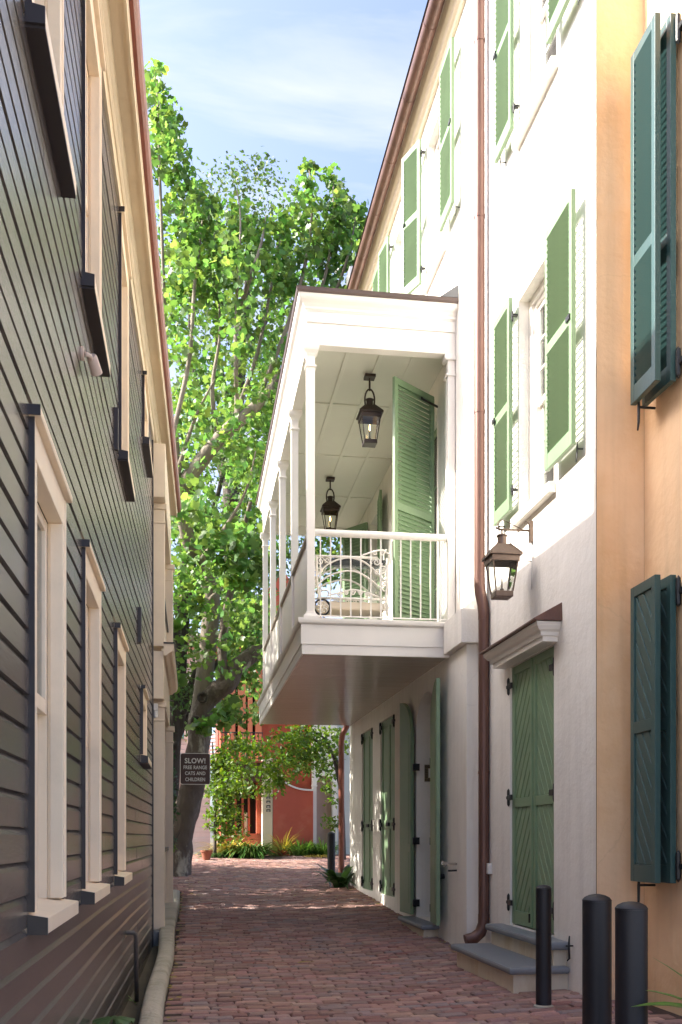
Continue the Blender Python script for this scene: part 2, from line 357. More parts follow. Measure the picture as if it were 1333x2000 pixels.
def brick_mesh(k):
    r = random.Random(k); hx, hy, c, d = BL / 2, BW / 2, 0.010, 0.05
    j = lambda a: a + r.uniform(-0.005, 0.005)
    v = [(j(-hx), j(-hy), -d), (j(hx), j(-hy), -d), (j(hx), j(hy), -d), (j(-hx), j(hy), -d)]
    v += [(x, y, -c * 0.9) for x, y, _ in v[:4]]
    v += [(x - math.copysign(c, x) * r.uniform(.6, 1.5), y - math.copysign(c, y) * r.uniform(.6, 1.4), r.uniform(-.003, .003)) for x, y, _ in v[:4]]
    f = []
    for a in (0, 4):
        for i in range(4): f.append((a + i, a + (i + 1) % 4, a + 4 + (i + 1) % 4, a + 4 + i))
    f.append((8, 9, 10, 11))
    return v, f
variants = []
for k in range(8):
    v, f = brick_mesh(k); me = bpy.data.meshes.new('brick'); me.from_pydata(v, [], f); me.materials.append(brickm); variants.append((me, v, f))
singles = []; rest = MB()
y = 4.4; row = 0
spots = []
while y < 28.6:
    x0, x1 = (-0.19, 3.15) if y < 18.4 else (-2.0, 5.2)
    x = x0 + (0.5 * BP if row % 2 else 0) + random.uniform(-0.03, 0.03)
    while x < x1:
        jy = 0.010 * math.sin(x * 2.1 + row * 0.9) + random.uniform(-0.007, 0.007)
        spots.append((x + BL / 2, y + jy + 0.035 * (x - 1.4), row)); x += BP + random.uniform(-0.005, 0.006)
    y += BQ + random.uniform(-0.004, 0.004); row += 1
vis = []
for k, (x, y, r) in enumerate(spots):
    D = x * _s + y * _c; px = CXP + FPX * (x * _c - y * _s) / D; py = HYP - FPX * (gz(x, y) - EYE) / D
    hid = (x > 2.42 and 7.6 < y < 9.7) or x > 2.9 or (px > 1141 and py > 1740)
    if 290 < px < 1200 and 1700 < py < 2012 and not hid: vis.append((D, k))
vis.sort(); near = set(k for _, k in vis[:300])
for k, (x, y, r) in enumerate(spots):
    me, v, f = variants[k % 8 if k % 3 else random.randrange(8)]
    sl = (gz(x, y + 0.1) - gz(x, y - 0.1)) / 0.2; cs = (gz(x + 0.1, y) - gz(x - 0.1, y)) / 0.2
    mm = Matrix.Translation((x, y, gz(x, y) + random.uniform(-0.007, 0.006) + .006 * math.sin(x * 3.1 + y * 2.3))) @ Matrix.Rotation(random.uniform(-0.03, 0.03) + 0.035, 4, 'Z') @ Matrix.Rotation(math.atan(sl) + random.uniform(-0.02, 0.02), 4, 'X') @ Matrix.Rotation(-math.atan(cs) + random.uniform(-0.015, 0.015), 4, 'Y')
    if k in near: inst('brick', me, pave, mm)
    else: rest.add([mm @ Vector(p) for p in v], f)
o = stuff(rest.build('distant_bricks', brickm, pave))

# ------------------------------------------------------------------ generic pieces
def shutter(parent, o, w, n, width, height, slats=True, join=False, mat=None, mid=0.5, pitch=0.054, name='shutter', t=0.038, kind='louver', label=None, st=0.058, tilt=46, flip=1):
    """hinged leaf: bottom corner o, direction w along its width, n out of its face"""
    mat = mat or green; o = Vector(o); w = Vector(w).normalized(); n = Vector(n).normalized(); z = Vector((0, 0, 1))
    m = MB(); rt, rm, rb = 0.075, 0.085, 0.125
    m.ob(o, w * st, n * t, z * height); m.ob(o + w * (width - st), w * st, n * t, z * height)
    iw = width - 2 * st; zm = height * mid
    for z0, z1 in ((0, rb), (zm - rm / 2, zm + rm / 2), (height - rt, height)):
        m.ob(o + w * st + z * z0 + n * 0.0015, w * iw, n * (t - 0.003), z * (z1 - z0))
    root = m.build(name, mat, parent, bevel=0.003)
    if label: root['label'] = label
    if kind == 'louver':
        sm = MB(); sw = pitch * 1.22; a = math.radians(tilt)
        sm.ob((-iw / 2, -sw / 2, -0.005), (iw, 0, 0), (0, sw, 0), (0, 0, 0.010))
        me = bpy.data.meshes.new('slat'); me.from_pydata(sm.v, [], sm.f); me.materials.append(mat)
        yd = n * math.cos(a) + z * math.sin(a) * flip; zd = w.cross(yd)      # leaves are folded back: their inner side looks at the street
        jm = MB()
        for z0, z1 in ((rb, zm - rm / 2), (zm + rm / 2, height - rt)):
            k = max(1, int((z1 - z0) / pitch)); p = (z1 - z0) / k
            for i in range(k):
                c = o + w * (st + iw / 2) + n * t / 2 + z * (z0 + p * (i + 0.5))
                mm = frame_m(c, w, yd, zd)
                if join: jm.add([mm @ Vector(q) for q in sm.v], sm.f)
                else: inst('slat', me, root, mm)
        if join: stuff(jm.build('slats', mat, root))
    elif kind == 'board':                                       # flush panels of diagonal boards
        for z0, z1, sg in ((rb, zm - rm / 2, 1), (zm + rm / 2, height - rt, 1)):
            sgn = 1 if mid >= 0 else -1
            diag_panel(root, o + w * st + z * z0, w, n, iw, z1 - z0, t, mat, shutter.dir)
    return root
shutter.dir = 1
def clip_poly(poly, x0, x1, y0, y1):
    def cl(ps, f, g):
        out = []
        for i in range(len(ps)):
            a, b = ps[i], ps[(i + 1) % len(ps)]
            ia, ib = f(a), f(b)
            if ia: out.append(a)
            if ia != ib: out.append(g(a, b))
        return out
    def ix(v): return lambda a, b: (v, a[1] + (b[1] - a[1]) * (v - a[0]) / (b[0] - a[0]))
    def iy(v): return lambda a, b: (a[0] + (b[0] - a[0]) * (v - a[1]) / (b[1] - a[1]), v)
    for f, g in ((lambda p: p[0] >= x0, ix(x0)), (lambda p: p[0] <= x1, ix(x1)), (lambda p: p[1] >= y0, iy(y0)), (lambda p: p[1] <= y1, iy(y1))):
        if len(poly) < 3: return []
        poly = cl(poly, f, g)
    return poly if len(poly) >= 3 else []
def diag_panel(root, o, w, n, iw, h, t, mat, sg, bw=0.098, slope=1.45):
    """diagonal boards, each one a piece, set back in the frame"""
    z = Vector((0, 0, 1)); dz = bw * math.hypot(1, slope)
    k0 = -int(iw * slope / dz) - 2; k1 = int((h + iw * slope) / dz) + 2
    g = 0.011 * math.hypot(1, slope)
    for k in range(k0, k1):
        b = k * dz
        ys = (lambda x: b + slope * x) if sg > 0 else (lambda x: b + slope * (iw - x))
        poly = [(0, ys(0)), (iw, ys(iw)), (iw, ys(iw) + dz - g), (0, ys(0) + dz - g)]
        poly = clip_poly(poly, 0, iw, 0, h)
        if not poly: continue
        m = MB(); P = [o + w * a + z * c + n * (t * 0.30) for a, c in poly]
        m.prism(P, n * (t * 0.40)); m.build('board', mat, root, bevel=0.006)
    m = MB(); m.ob(o + n * 0.004, w * iw, n * (t * 0.28 - 0.004), z * h); m.build('backing_panel', mat, root)
def sash(parent, X, y0, y1, z0, z1, mat, cols=1, rows=1, depth=0.035, fw=0.045, name='sash'):
    m = MB(); m.box(X, X + depth, y0, y0 + fw, z0, z1); m.box(X, X + depth, y1 - fw, y1, z0, z1)
    m.box(X + .001, X + depth - .001, y0 + fw, y1 - fw, z0, z0 + fw * 1.2); m.box(X + .001, X + depth - .001, y0 + fw, y1 - fw, z1 - fw, z1)
    for c in range(1, cols):
        y = y0 + fw + (y1 - y0 - 2 * fw) * c / cols; m.box(X + .004, X + depth - .004, y - .009, y + .009, z0 + fw * 1.2, z1 - fw)
    for r in range(1, rows):
        zz = z0 + fw * 1.2 + (z1 - z0 - 2.2 * fw) * r / rows; m.box(X + .006, X + depth - .006, y0 + fw, y1 - fw, zz - .009, zz + .009)
    s = m.build(name, mat, parent, bevel=0.003)
    return s
def panes(parent, X, y0, y1, z0, z1, cols, rows, fw=0.045):
    for c in range(cols):
        for r in range(rows):
            a = y0 + fw + (y1 - y0 - 2 * fw) * c / cols; b = y0 + fw + (y1 - y0 - 2 * fw) * (c + 1) / cols
            p = z0 + fw * 1.2 + (z1 - z0 - 2.2 * fw) * r / rows; q = z0 + fw * 1.2 + (z1 - z0 - 2.2 * fw) * (r + 1) / rows
            BX(X - .002, X + .002, a + .003, b - .003, p + .003, q - .003).build('pane', glass, parent)
def wall_X(X, y0, y1, z0, z1, ops, depth, d=1):
    """stucco wall face in the plane x = X looking to -x, with openings that have reveals"""
    ys = sorted(set([y0, y1] + [v for o in ops for v in o[:2]])); zs = sorted(set([z0, z1] + [v for o in ops for v in o[2:4]]))
    m = MB()
    for a, b in zip(ys, ys[1:]):
        for p, q in zip(zs, zs[1:]):
            cy, cz_ = (a + b) / 2, (p + q) / 2
            if any(o[0] < cy < o[1] and o[2] < cz_ < o[3] for o in ops): continue
            m.quad((X, a, p), (X, a, q), (X, b, q), (X, b, p))
    for a, b, p, q in ops:
        m.quad((X, a, p), (X + depth, a, p), (X + depth, a, q), (X, a, q)); m.quad((X, b, p), (X, b, q), (X + depth, b, q), (X + depth, b, p))
        m.quad((X, a, p), (X, b, p), (X + depth, b, p), (X + depth, a, p)); m.quad((X, a, q), (X + depth, a, q), (X + depth, b, q), (X, b, q))
    return m
def hook(parent, p, s=1.0, name='shutter_dog'):
    """iron holdback under a shutter: spike out of the wall with a hanging scroll"""
    x, y, z = p; m = MB()
    m.tube([(x + 0.10, y, z), (x - 0.03, y, z)], 0.006 * s, 6)
    m.tube([(x - 0.025, y - .002, z + .05 * s), (x - 0.028, y - .002, z), (x - 0.03, y - .006, z - 0.07 * s), (x - 0.04, y - .012, z - 0.11 * s)], [0.004 * s, 0.007 * s, 0.006 * s, 0.004 * s], 6)
    return m.build(name, iron, parent, smooth=True)
def hinge(parent, p, d=1, s=1.0):
    """iron strap hinge on a wall leaf: knuckle, plate and pintle; d is the way along y"""
    x, y, z = p; m = MB()
    m.tube([(x - .02, y, z - .05 * s), (x - .02, y, z + .05 * s)], .013 * s, 8)
    m.box(x - .032, x - .012, min(y, y + d * .09 * s), max(y, y + d * .09 * s), z - .022 * s, z + .022 * s)
    m.box(x - .026, x + .02, min(y, y - d * .05 * s), max(y, y - d * .05 * s), z - .012 * s, z + .012 * s)
    m.lathe([(0.001, -.075 * s), (.012 * s, -.06 * s), (.012 * s, -.05 * s)], (x - .02, y, z), 8)
    m.lathe([(.012 * s, .05 * s), (.012 * s, .06 * s), (.001, .075 * s)], (x - .02, y, z), 8)
    return m.build('hinge', iron, parent)

# ------------------------------------------------------------------ left: brown clapboard house
WP = [(-2, -.613), (2.5, -.600), (3.7, -.595), (5.1, -.583), (6.64, -.580), (9.08, -.550), (12, -.493), (16, -.425)]
def WX(Y): return float(np.interp(Y, [p[0] for p in WP], [p[1] for p in WP]))
lh = thing('clapboard_house', 'dark brown clapboard house with cream window frames along the left edge', 'house', (-0.5, 7.0, 0.0))
LWIN = [(3.73, 4.64, .975, 2.76), (5.37, 6.29, .975, 2.76), (7.40, 8.32, .975, 2.76), (10.23, 11.09, 2.06, 2.74),
        (3.67, 4.56, 4.13, 5.93), (5.36, 6.31, 4.13, 5.93), (7.76, 8.64, 4.13, 5.93), (10.45, 11.35, 5.28, 5.93)]
EX = 0.1172
for n in range(-13, 41):
    z0 = 1.158 + EX * n
    segs = [(2.1, 12.2)]
    for a, b, p, q in LWIN:
        if p - .03 < z0 + EX * 0.55 < q - .005:
            ns = []
            for s, e in segs:
                if b <= s or a >= e: ns.append((s, e)); continue
                if a - s > .05: ns.append((s, a - .001))
                if e - b > .05: ns.append((b + .001, e))
            segs = ns
    tj = random.uniform(-.0015, .0015)
    prof = [(-.02, 0), (.023 + tj, 0), (.023 + tj, .090), (.005, EX), (-.02, EX)]
    ns = []
    for s, e in segs:
        if e - s > 2.6 and random.random() < .75:
            c_ = random.uniform(s + .8, e - .8); ns += [(s, c_ - .0012), (c_ + .0012, e)]
        else: ns.append((s, e))
    segs = ns
    for s, e in segs:
        k = max(2, int((e - s) / 0.6)); ys = [s + (e - s) * i / k for i in range(k + 1)]
        m = MB(); m.sweep(prof, [(WX(y) + random.uniform(-.0016, .0016), y, z0 + random.uniform(-.0012, .0012)) for y in ys], side=(1, 0, 0))
        m.build('siding_board', brown, lh)
def lwindow(y0, y1, z0, z1, upper):
    X = WX((y0 + y1) / 2); cw = 0.10
    m = MB(); m.box(X - .03, X + .032, y0, y0 + cw, z0, z1 - .16); m.box(X - .03, X + .032, y1 - cw, y1, z0, z1 - .16); m.box(X - .03, X + .034, y0, y1, z1 - .16, z1 - .03)
    m.box(X - .02, X + .039, y0 + .001, y0 + .016, z0 + .001, z1 - .031); m.box(X - .02, X + .039, y1 - .016, y1 - .001, z0 + .001, z1 - .031); m.box(X - .02, X + .0375, y1 - cw - .006, y1 - cw + .012, z0 + .002, z1 - .162)
    m.box(X - .15, X - .031, y0 + cw - .03, y0 + cw, z0, z1 - .16); m.box(X - .15, X - .031, y1 - cw, y1 - cw + .03, z0, z1 - .16)
    w = m.build('window', cream, lh, bevel=0.004)
    MB().box(X - .10, X + .062, y0 - .03, y1 + .03, z1 - .03, z1).build('drip_cap', cream, w, bevel=0.004)
    BX(X + .018, X + .0625, y0 - .036, y0 - .0305, z1 - .034, z1 + .003).build('drip_cap_end', darkb, w)
    s = MB(); s.prism([(X - .12, y0 - .03, z0 - .075), (X + .088, y0 - .03, z0 - .075), (X + .088, y0 - .03, z0 - .018), (X - .12, y0 - .03, z0 + .012)], (0, y1 - y0 + .06, 0))
    s.build('sill', cream, w, bevel=0.003)
    d = MB(); d.prism([(X + .018, y0 - .042, z0 - .078), (X + .088, y0 - .042, z0 - .078), (X + .088, y0 - .042, z0 - .018), (X + .018, y0 - .042, z0 - .006)], (0, .0115, 0))
    if upper: d.box(X, X + .087, y0 - .03, y1 + .028, z0 - .088, z0 - .0765)
    d.build('sill_end', darkb, w)
    BX(X + .001, X + .0385, y0 - .008, y0 - .0005, z0 - .0, z1 - .03).build('casing_edge', darkb, w)
    a, b = y0 + cw, y1 - cw; zt = z1 - .16; zm = z0 + (zt - z0) * 0.5
    if z1 - z0 > 1.0:
        sash(w, X - .065, a, b, zm - .02, zt, cream, 1, 1, .035, .05, 'upper_sash'); panes(w, X - .048, a, b, zm - .02, zt, 1, 1, .05)
        sash(w, X - .105, a, b, z0, zm + .03, cream, 1, 1, .035, .05, 'lower_sash'); panes(w, X - .088, a, b, z0, zm + .03, 1, 1, .05)
    else:
        sash(w, X - .055, a, b, z0, zt, cream, 1, 1, .035, .05); panes(w, X - .038, a, b, z0, zt, 1, 1, .05)
    BX(X - .140, X - .134, a, b, z0, zt).build('blind', blind, w)
for i, w in enumerate(LWIN): lwindow(*w, upper=i >= 4 or i == 3)
ey = [-1 + 0.84 * k for k in range(21)]                         # -1 .. 15.8
def lrun(name, mat, prof, y1=15.8, y0=1.9, bevel=0):
    ys = [y0 + (y1 - y0) * k / 20 for k in range(21)]
    return MB().sweep(prof, [(WX(y), y, 0) for y in ys], side=(1, 0, 0)).build(name, mat, lh, bevel=bevel)
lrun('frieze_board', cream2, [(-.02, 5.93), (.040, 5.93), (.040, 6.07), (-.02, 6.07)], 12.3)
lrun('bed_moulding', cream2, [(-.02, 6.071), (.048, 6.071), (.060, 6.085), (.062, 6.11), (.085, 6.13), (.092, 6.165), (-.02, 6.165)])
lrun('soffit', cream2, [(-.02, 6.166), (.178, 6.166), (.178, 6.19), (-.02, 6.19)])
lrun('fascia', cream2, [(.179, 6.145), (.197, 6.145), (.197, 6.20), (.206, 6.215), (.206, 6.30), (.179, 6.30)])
lrun('gutter', coppd, [(.207, 6.215), (.232, 6.222), (.252, 6.245), (.262, 6.285), (.262, 6.318), (.254, 6.318), (.252, 6.29), (.240, 6.26), (.207, 6.25)])
r = MB(); r.prism([(-.36, 1.8, 6.30), (-4.6, 1.8, 8.85), (-9.0, 1.8, 6.34), (-9.0, 1.8, 6.20), (-.62, 1.8, 6.20)], (0, 14.1, 0)); r.build('roof', shingle, lh)
MB().box(-9.5, -3.1, 2.2, 8.14, 6.0, 9.75).build('added_shade_block', brown, lh)  # unseen block added above the eave to keep sun off the orange wall
MB().box(-8.5, -.72, 2.15, 12.15, -.6, 6.19).build('inner_wall', black, lh)
MB().box(-8.5, WX(2.1) + .02, 2.09, 2.145, -.35, 6.19).build('street_end_wall', brown, lh)
MB().box(WX(12.2) - .05, WX(12.2) + .034, 12.201, 12.29, -.35, 5.93).build('corner_board', darkb, lh, bevel=.003)
lrun('foundation_edge', darkb, [(-.08, -.5), (.012, -.5), (.012, -.368), (-.08, -.368)], 12.2, 2.1)
# its two-storey porch at the far end
for yb in (12.62, 15.4):
    x = WX(yb) + .075
    for z0, z1 in ((.12, 2.82), (3.56, 5.22)):
        m = MB(); m.box(x - .075, x + .075, yb - .075, yb + .075, z0, z1); m.build('porch_column', cream, lh, bevel=.006)
        m = MB(); m.box(x - .098, x + .098, yb - .098, yb + .098, z1 - .001, z1 + .07); m.build('column_capital', cream, lh, bevel=.006); BX(x - .086, x + .086, yb - .086, yb + .086, z1 - .17, z1 - .15).build('column_neck', cream, lh, bevel=.006)
xa = WX(14)
MB().box(xa - .14, xa + .14, 12.3, 15.62, 5.29, 5.93).build('porch_beam', cream, lh, bevel=.006)
MB().box(xa - 1.6, xa + .12, 12.3, 15.62, 2.89, 3.46).build('porch_entablature', cream, lh, bevel=.006)
MB().sweep([(0, 0), (.03, 0), (.06, .03), (.10, .05), (.12, .10), (.12, .14), (0, .14)], [(xa + .1205, 12.26, 3.40), (xa + .1205, 15.66, 3.40)], side=(1, 0, 0)).build('porch_cornice', cream, lh)
MB().box(xa + .12, xa + .245, 12.24, 15.68, 3.541, 3.556).build('porch_cornice_flashing', darkb, lh)
MB().box(xa - .02, xa + .08, 12.70, 15.32, 3.565, 4.28).build('porch_parapet', cream, lh)
MB().box(xa - .04, xa + .11, 12.70, 15.32, 4.281, 4.33).build('porch_parapet_cap', darkb, lh)
MB().box(xa - .02, xa + .08, 12.70, 15.32, .34, 1.05).build('porch_parapet', cream, lh)
MB().box(xa - .04, xa + .11, 12.70, 15.32, 1.051, 1.10).build('porch_parapet_cap', darkb, lh)
MB().box(xa - 1.8, xa + .12, 12.30, 15.7, -.1, .115).build('porch_floor', stepm, lh)
MB().box(xa - 2.4, xa - 1.65, 12.16, 15.7, -.1, 6.1).build('porch_back_wall', cream, lh)

# curb, planting strip
m = MB(); prof = []
ny = 26
for k in range(ny):
    y = 4.0 + 13.9 * k / (ny - 1); w = .155 + .11 * smooth(9, 18, y); x1 = -.205 + .012 * math.sin(y * 1.3) ; g = gz(-.2, y); h = .105 + .008 * math.sin(y * 2.7)
    if k == ny - 1: h *= .45
    for a, b in ((0, -.12), (0, h * .55), (-.02, h * .9), (-.055, h), (-w + .05, h), (-w + .015, h * .9), (-w, h * .5), (-w, -.2)): m.v.append((x1 + a, y, g + b))
for k in range(ny - 1):
    for i in range(7): m.f.append((k * 8 + i, k * 8 + i + 1, k * 8 + 9 + i, k * 8 + 8 + i))
m.f.append(tuple(range((ny - 1) * 8, ny * 8)))
struct(m.build('curb', curbm, smooth=True))
m = MB()
for k in range(18):
    y = 3.0 + k * .9; g = gz(-.3, y)
    for x in (WX(y) - .15, -.42, -.33): m.v.append((x, y, g - .17 + .02 * math.sin(7 * y + 9 * x)))
for k in range(17):
    for i in range(2): m.f.append((k * 3 + i, k * 3 + i + 1, k * 3 + 4 + i, k * 3 + 3 + i))
struct(m.build('planting_strip', soil, smooth=True))
m = MB(); pts = [(-.30 - .42 * (1 - math.cos(a)) - .0, 17.9 + .5 * math.sin(a)) for a in [PI / 2 * i / 8 for i in range(9)]]
m.prism([(-1.4, 16.6, .06), (-.50, 16.6, .06), (-.34, 17.9, .10)] + [(x - .04, y, .12) for x, y in pts] + [(-1.4, 18.5, .12)], (0, 0, .34))
struct(m.build('entrance_slab', curbm, bevel=.03))

# fixtures on the brown wall
fl = thing('flood_light', 'pinkish round spotlight on a swivel arm fixed to the brown clapboards', 'lamp', (WX(5.2) + .02, 5.2, 3.55))
a = onX(158, 690, -.56); x = WX(5.2) + .024
m = MB(); m.tube([(x + .0, a.y, a.z + .0), (x + .014, a.y, a.z)], .034, 16); m.build('mounting_plate', pinkw, fl, smooth='auto')
MB().tube([(x + .02, a.y, a.z), (x + .04, a.y + .04, a.z + .008), (x + .05, a.y + .07, a.z - .005)], .012, 8).build('swivel_arm', pinkw, fl, smooth=True)
d = Vector((.18, .62, -.5)).normalized(); p = Vector((x + .045, a.y + .06, a.z + .02))
m = MB(); m.tube([p, p + d * .010, p + d * .06, p + d * .095], [.022, .027, .029, .030], 18); m.build('lamp_head', pinkw, fl, smooth='auto')
def lbox(name, lab, cat, px, py, w, h, d, mat):
    Y = 8
    for _ in range(30): q = onX(px, py, WX(Y) + .024); Y = q.y
    return tag(BX(WX(Y) + .020, WX(Y) + .024 + d, Y - w / 2, Y + w / 2, q.z - h / 2, q.z + h / 2).build(name, mat, bevel=.004), lab, cat)
lbox('wall_vent', 'small grey upright box on the clapboards above the smallest window', 'box', 270, 1222, .09, .34, .03, darkb)
lbox('shutter_stay', 'thin dark bar beside the upper window near the spotlight end of the eave', 'fitting', 223, 838, .035, .30, .03, darkb)
sn = thing('motion_sensor', 'small white motion sensor on the dark corner of the brown house', 'sensor', (WX(12.25) + .03, 12.25, 2.72))
BX(WX(12.25) + .035, WX(12.25) + .085, 12.2, 12.28, 2.74, 2.82).build('body', plastic, sn, bevel=.008)
MB().tube([(WX(12.25) + .06, 12.24, 2.74), (WX(12.25) + .06, 12.24, 2.66)], .028, 10).build('head', plastic, sn, smooth='auto')
pt = onX(258, 1822, -.49)
tag(MB().tube([(WX(pt.y) - .02, pt.y - .02, pt.z), (-.475, pt.y, pt.z), (-.462, pt.y + .01, pt.z - .02), (-.46, pt.y + .02, pt.z - .06), (-.46, pt.y + .16, -.2)], .019, 10).build('drain_pipe', M('grey_drain_pipe', (.10, .088, .08), .5, .1), smooth=True),
    'dark grey drain pipe bending down out of the brown clapboards to the soil', 'pipe')

# ------------------------------------------------------------------ right: white stucco house
wh = thing('stucco_house', 'white stucco house with green shutters and a long covered balcony', 'house', (3.0, 13.0, 0.0))
XN, XB, XU = 3.0, 2.88, 2.96
DO = (8.19, 9.38, .41, 2.86); W2 = (8.19, 9.12, 4.22, 6.22); W3 = (8.13, 9.08, 7.72, 9.75)
wall_X(XN, 7.29, 10.5, -.2, 10.6, [DO, W2, W3], .24).build('near_wall', white, wh)
AR = (11.82, 12.95, .21, 3.05); D2 = (14.38, 15.5, .37, 3.02); D1 = (16.18, 17.22, .37, 3.02)
wall_X(XB, 10.5, 18.6, -.2, 3.29, [AR, D2, D1], .45).build('lower_wall', white, wh)
BA = (12.15, 13.15, 3.68, 6.5); BB = (15.9, 16.9, 3.68, 6.5); TA = (11.75, 12.65, 8.27, 10.03); TB = (13.83, 14.75, 8.27, 10.03); TC = (16.1, 17.0, 8.27, 10.03)
wall_X(XU, 10.5, 18.6, 3.29, 10.6, [BA, BB, TA, TB, TC], .22).build('upper_wall', white, wh)
m = MB(); m.quad((XB, 10.5, -.2), (XN, 10.5, -.2), (XN, 10.5, 3.29), (XB, 10.5, 3.29)); m.build('return_wall', white, wh); m = MB(); m.quad((XU, 10.5, 3.29), (XN, 10.5, 3.29), (XN, 10.5, 10.6), (XU, 10.5, 10.6)); m.build('upper_return_wall', white, wh); m = MB()
m.quad((XB, 18.6, -.2), (XB, 18.6, 10.6), (9, 18.6, 10.6), (9, 18.6, -.2)); m.build('end_wall', white, wh)
# arch spandrels over the arched doorway
m = MB(); yc = (AR[0] + AR[1]) / 2; rw = (AR[1] - AR[0]) / 2; sp = 2.60; ah = AR[3] - sp; N = 14
arc = [(yc + rw * math.cos(PI * i / N), sp + ah * math.sin(PI * i / N)) for i in range(N + 1)]
for i in range(N):
    (ya, za), (yb, zb) = arc[i], arc[i + 1]
    m.quad((XB, ya, za), (XB, ya, AR[3]), (XB, yb, AR[3]), (XB, yb, zb)); m.quad((XB, ya, za), (XB, yb, zb), (XB + .45, yb, zb), (XB + .45, ya, za))
m.build('arch', white, wh)
for y0, y1, z0, z1 in ((7.6, 10.4, .2, 10.3), (10.7, 18.4, .1, 10.3)):
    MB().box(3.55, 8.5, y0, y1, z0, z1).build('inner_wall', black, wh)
MB().box(3.30, 3.34, AR[0] - .1, AR[1] + .1, AR[2], AR[3]).build('arch_back_door', greend, wh)
MB().box(2.8, XN + .001, 10.42, 11.185, 3.295, 3.652).build('string_course', white, wh, bevel=.006)
MB().box(2.87, XU + .1, 11.19, 18.62, 3.291, 3.30).build('wall_ledge', white, wh)
def wwindow(X, o, cols, rows, sillm=whitep):
    y0, y1, z0, z1 = o
    m = MB(); d0 = X + .10
    for a, b, e in ((0, .06, 0), (.06, .10, .03)):
        m.box(d0 + e, X + .22, y0 + a, y0 + b, z0, z1); m.box(d0 + e, X + .22, y1 - b, y1 - a, z0, z1); m.box(d0 + e, X + .22, y0 + b, y1 - b, z1 - b, z1 - a)
    w = m.build('window', whitep, wh, bevel=.004)
    a, b = y0 + .10, y1 - .10; zm = z0 + (z1 - z0) * .5
    sash(w, X + .15, a, b, zm - .02, z1 - .10, whitep, cols, rows, .03, .045, 'upper_sash'); panes(w, X + .165, a, b, zm - .02, z1 - .1, cols, rows)
    sash(w, X + .183, a, b, z0 + .01, zm + .025, whitep, cols, rows, .03, .045, 'lower_sash'); panes(w, X + .198, a, b, z0 + .01, zm + .025, cols, rows)
    BX(X + .235, X + .24, y0 + .02, y1 - .02, z0 + .02, z1 - .02).build('curtain', curt, w)
    MB().prism([(X - .065, y0 - .05, z0 - .10), (X + .15, y0 - .05, z0 - .10), (X + .15, y0 - .05, z0 + .012), (X - .065, y0 - .05, z0 - .012)], (0, y1 - y0 + .10, 0)).build('sill', white, w, bevel=.005)
    return w
for X, o in ((XN, W2), (XN, W3), (XU, TA), (XU, TB), (XU, TC)): wwindow(X, o, 2, 3)
def leafpair(X, o, near, far, z0, z1, join, tilt=0.0):
    n = Vector((-1, 0, 0))
    if near:
        a, b = near; s = shutter(wh, (X - .075, a, z0), (.0, 1, 0), n, b - a, z1 - z0, join=join)
        hook(s, (X - .02, a + .05, z0 - .015)); BX(X - .125, X - .113, a + .02, a + .10, (z0 + z1) / 2 - .01, (z0 + z1) / 2 + .03).build('latch', iron, s)
        hinge(s, (X - .06, b + .01, z0 + .18), -1, .7); hinge(s, (X - .06, b + .01, z1 - .18), -1, .7)
    if far:
        a, b = far; w = Vector((-tilt, 1, 0)).normalized(); nn = Vector((-w.y, w.x, 0))
        s = shutter(wh, (X - .065, a, z0), w, nn, b - a, z1 - z0, join=join)
        hook(s, (X - .03, b - .05, z0 - .015)); e = Vector((X - .065, a, 0)) + w * (b - a - .1) + nn * .05
        BX(e.x - .012, e.x + .002, e.y, e.y + .08, (z0 + z1) / 2 - .01, (z0 + z1) / 2 + .03).build('latch', iron, s)
        hinge(s, (X - .05, a - .01, z0 + .18), 1, .7); hinge(s, (X - .05, a - .01, z1 - .18), 1, .7)
leafpair(XN, W2, (7.50, 8.10), (9.10, 9.60), 4.27, 6.24, False, .0)
leafpair(XN, W3, (7.46, 8.06), (9.06, 9.56), 7.78, 9.75, False, .0)
leafpair(XU, TA, (11.02, 11.58), (12.70, 13.14), 8.30, 10.14, True, .35)
leafpair(XU, TB, (13.26, 13.74), (14.80, 15.28), 8.30, 10.14, True, .12)
leafpair(XU, TC, (15.50, 16.02), (17.05, 17.5), 8.30, 10.14, True, .12)
# the chevron-boarded double door with its hood and steps
yc = (DO[0] + DO[1]) / 2
shutter.dir = 1
dn = shutter(wh, (XN + .068, DO[0] + .005, DO[2] + .015), (0, 1, 0), (-1, 0, 0), yc - DO[0] - .009, DO[3] - DO[2] - .02, kind='board', mat=greend, name='door_leaf', mid=.47, t=.05, st=.07)
shutter.dir = -1
df = shutter(wh, (XN + .068, yc + .004, DO[2] + .015), (0, 1, 0), (-1, 0, 0), DO[1] - yc - .009, DO[3] - DO[2] - .02, kind='board', mat=greend, name='door_leaf', mid=.47, t=.05, st=.07)
BX(XN + .004, XN + .0178, yc - .012, yc + .018, DO[2] + .02, DO[3] - .01).build('astragal', greend, df, bevel=.003)
for z in (.62, 1.62, 2.68):
    hinge(dn, (XN + .035, DO[0] + .03, z), 1, 1.15); hinge(df, (XN + .01, DO[1] + .02, z), -1, 1.15)
BX(XN + .004, XN + .0175, yc + .06, yc + .075, .47, .55).build('bolt', iron, df)
BX(XN + .155, XN + .3, DO[0], DO[1], DO[2], DO[3]).build('door_backing', black, wh)
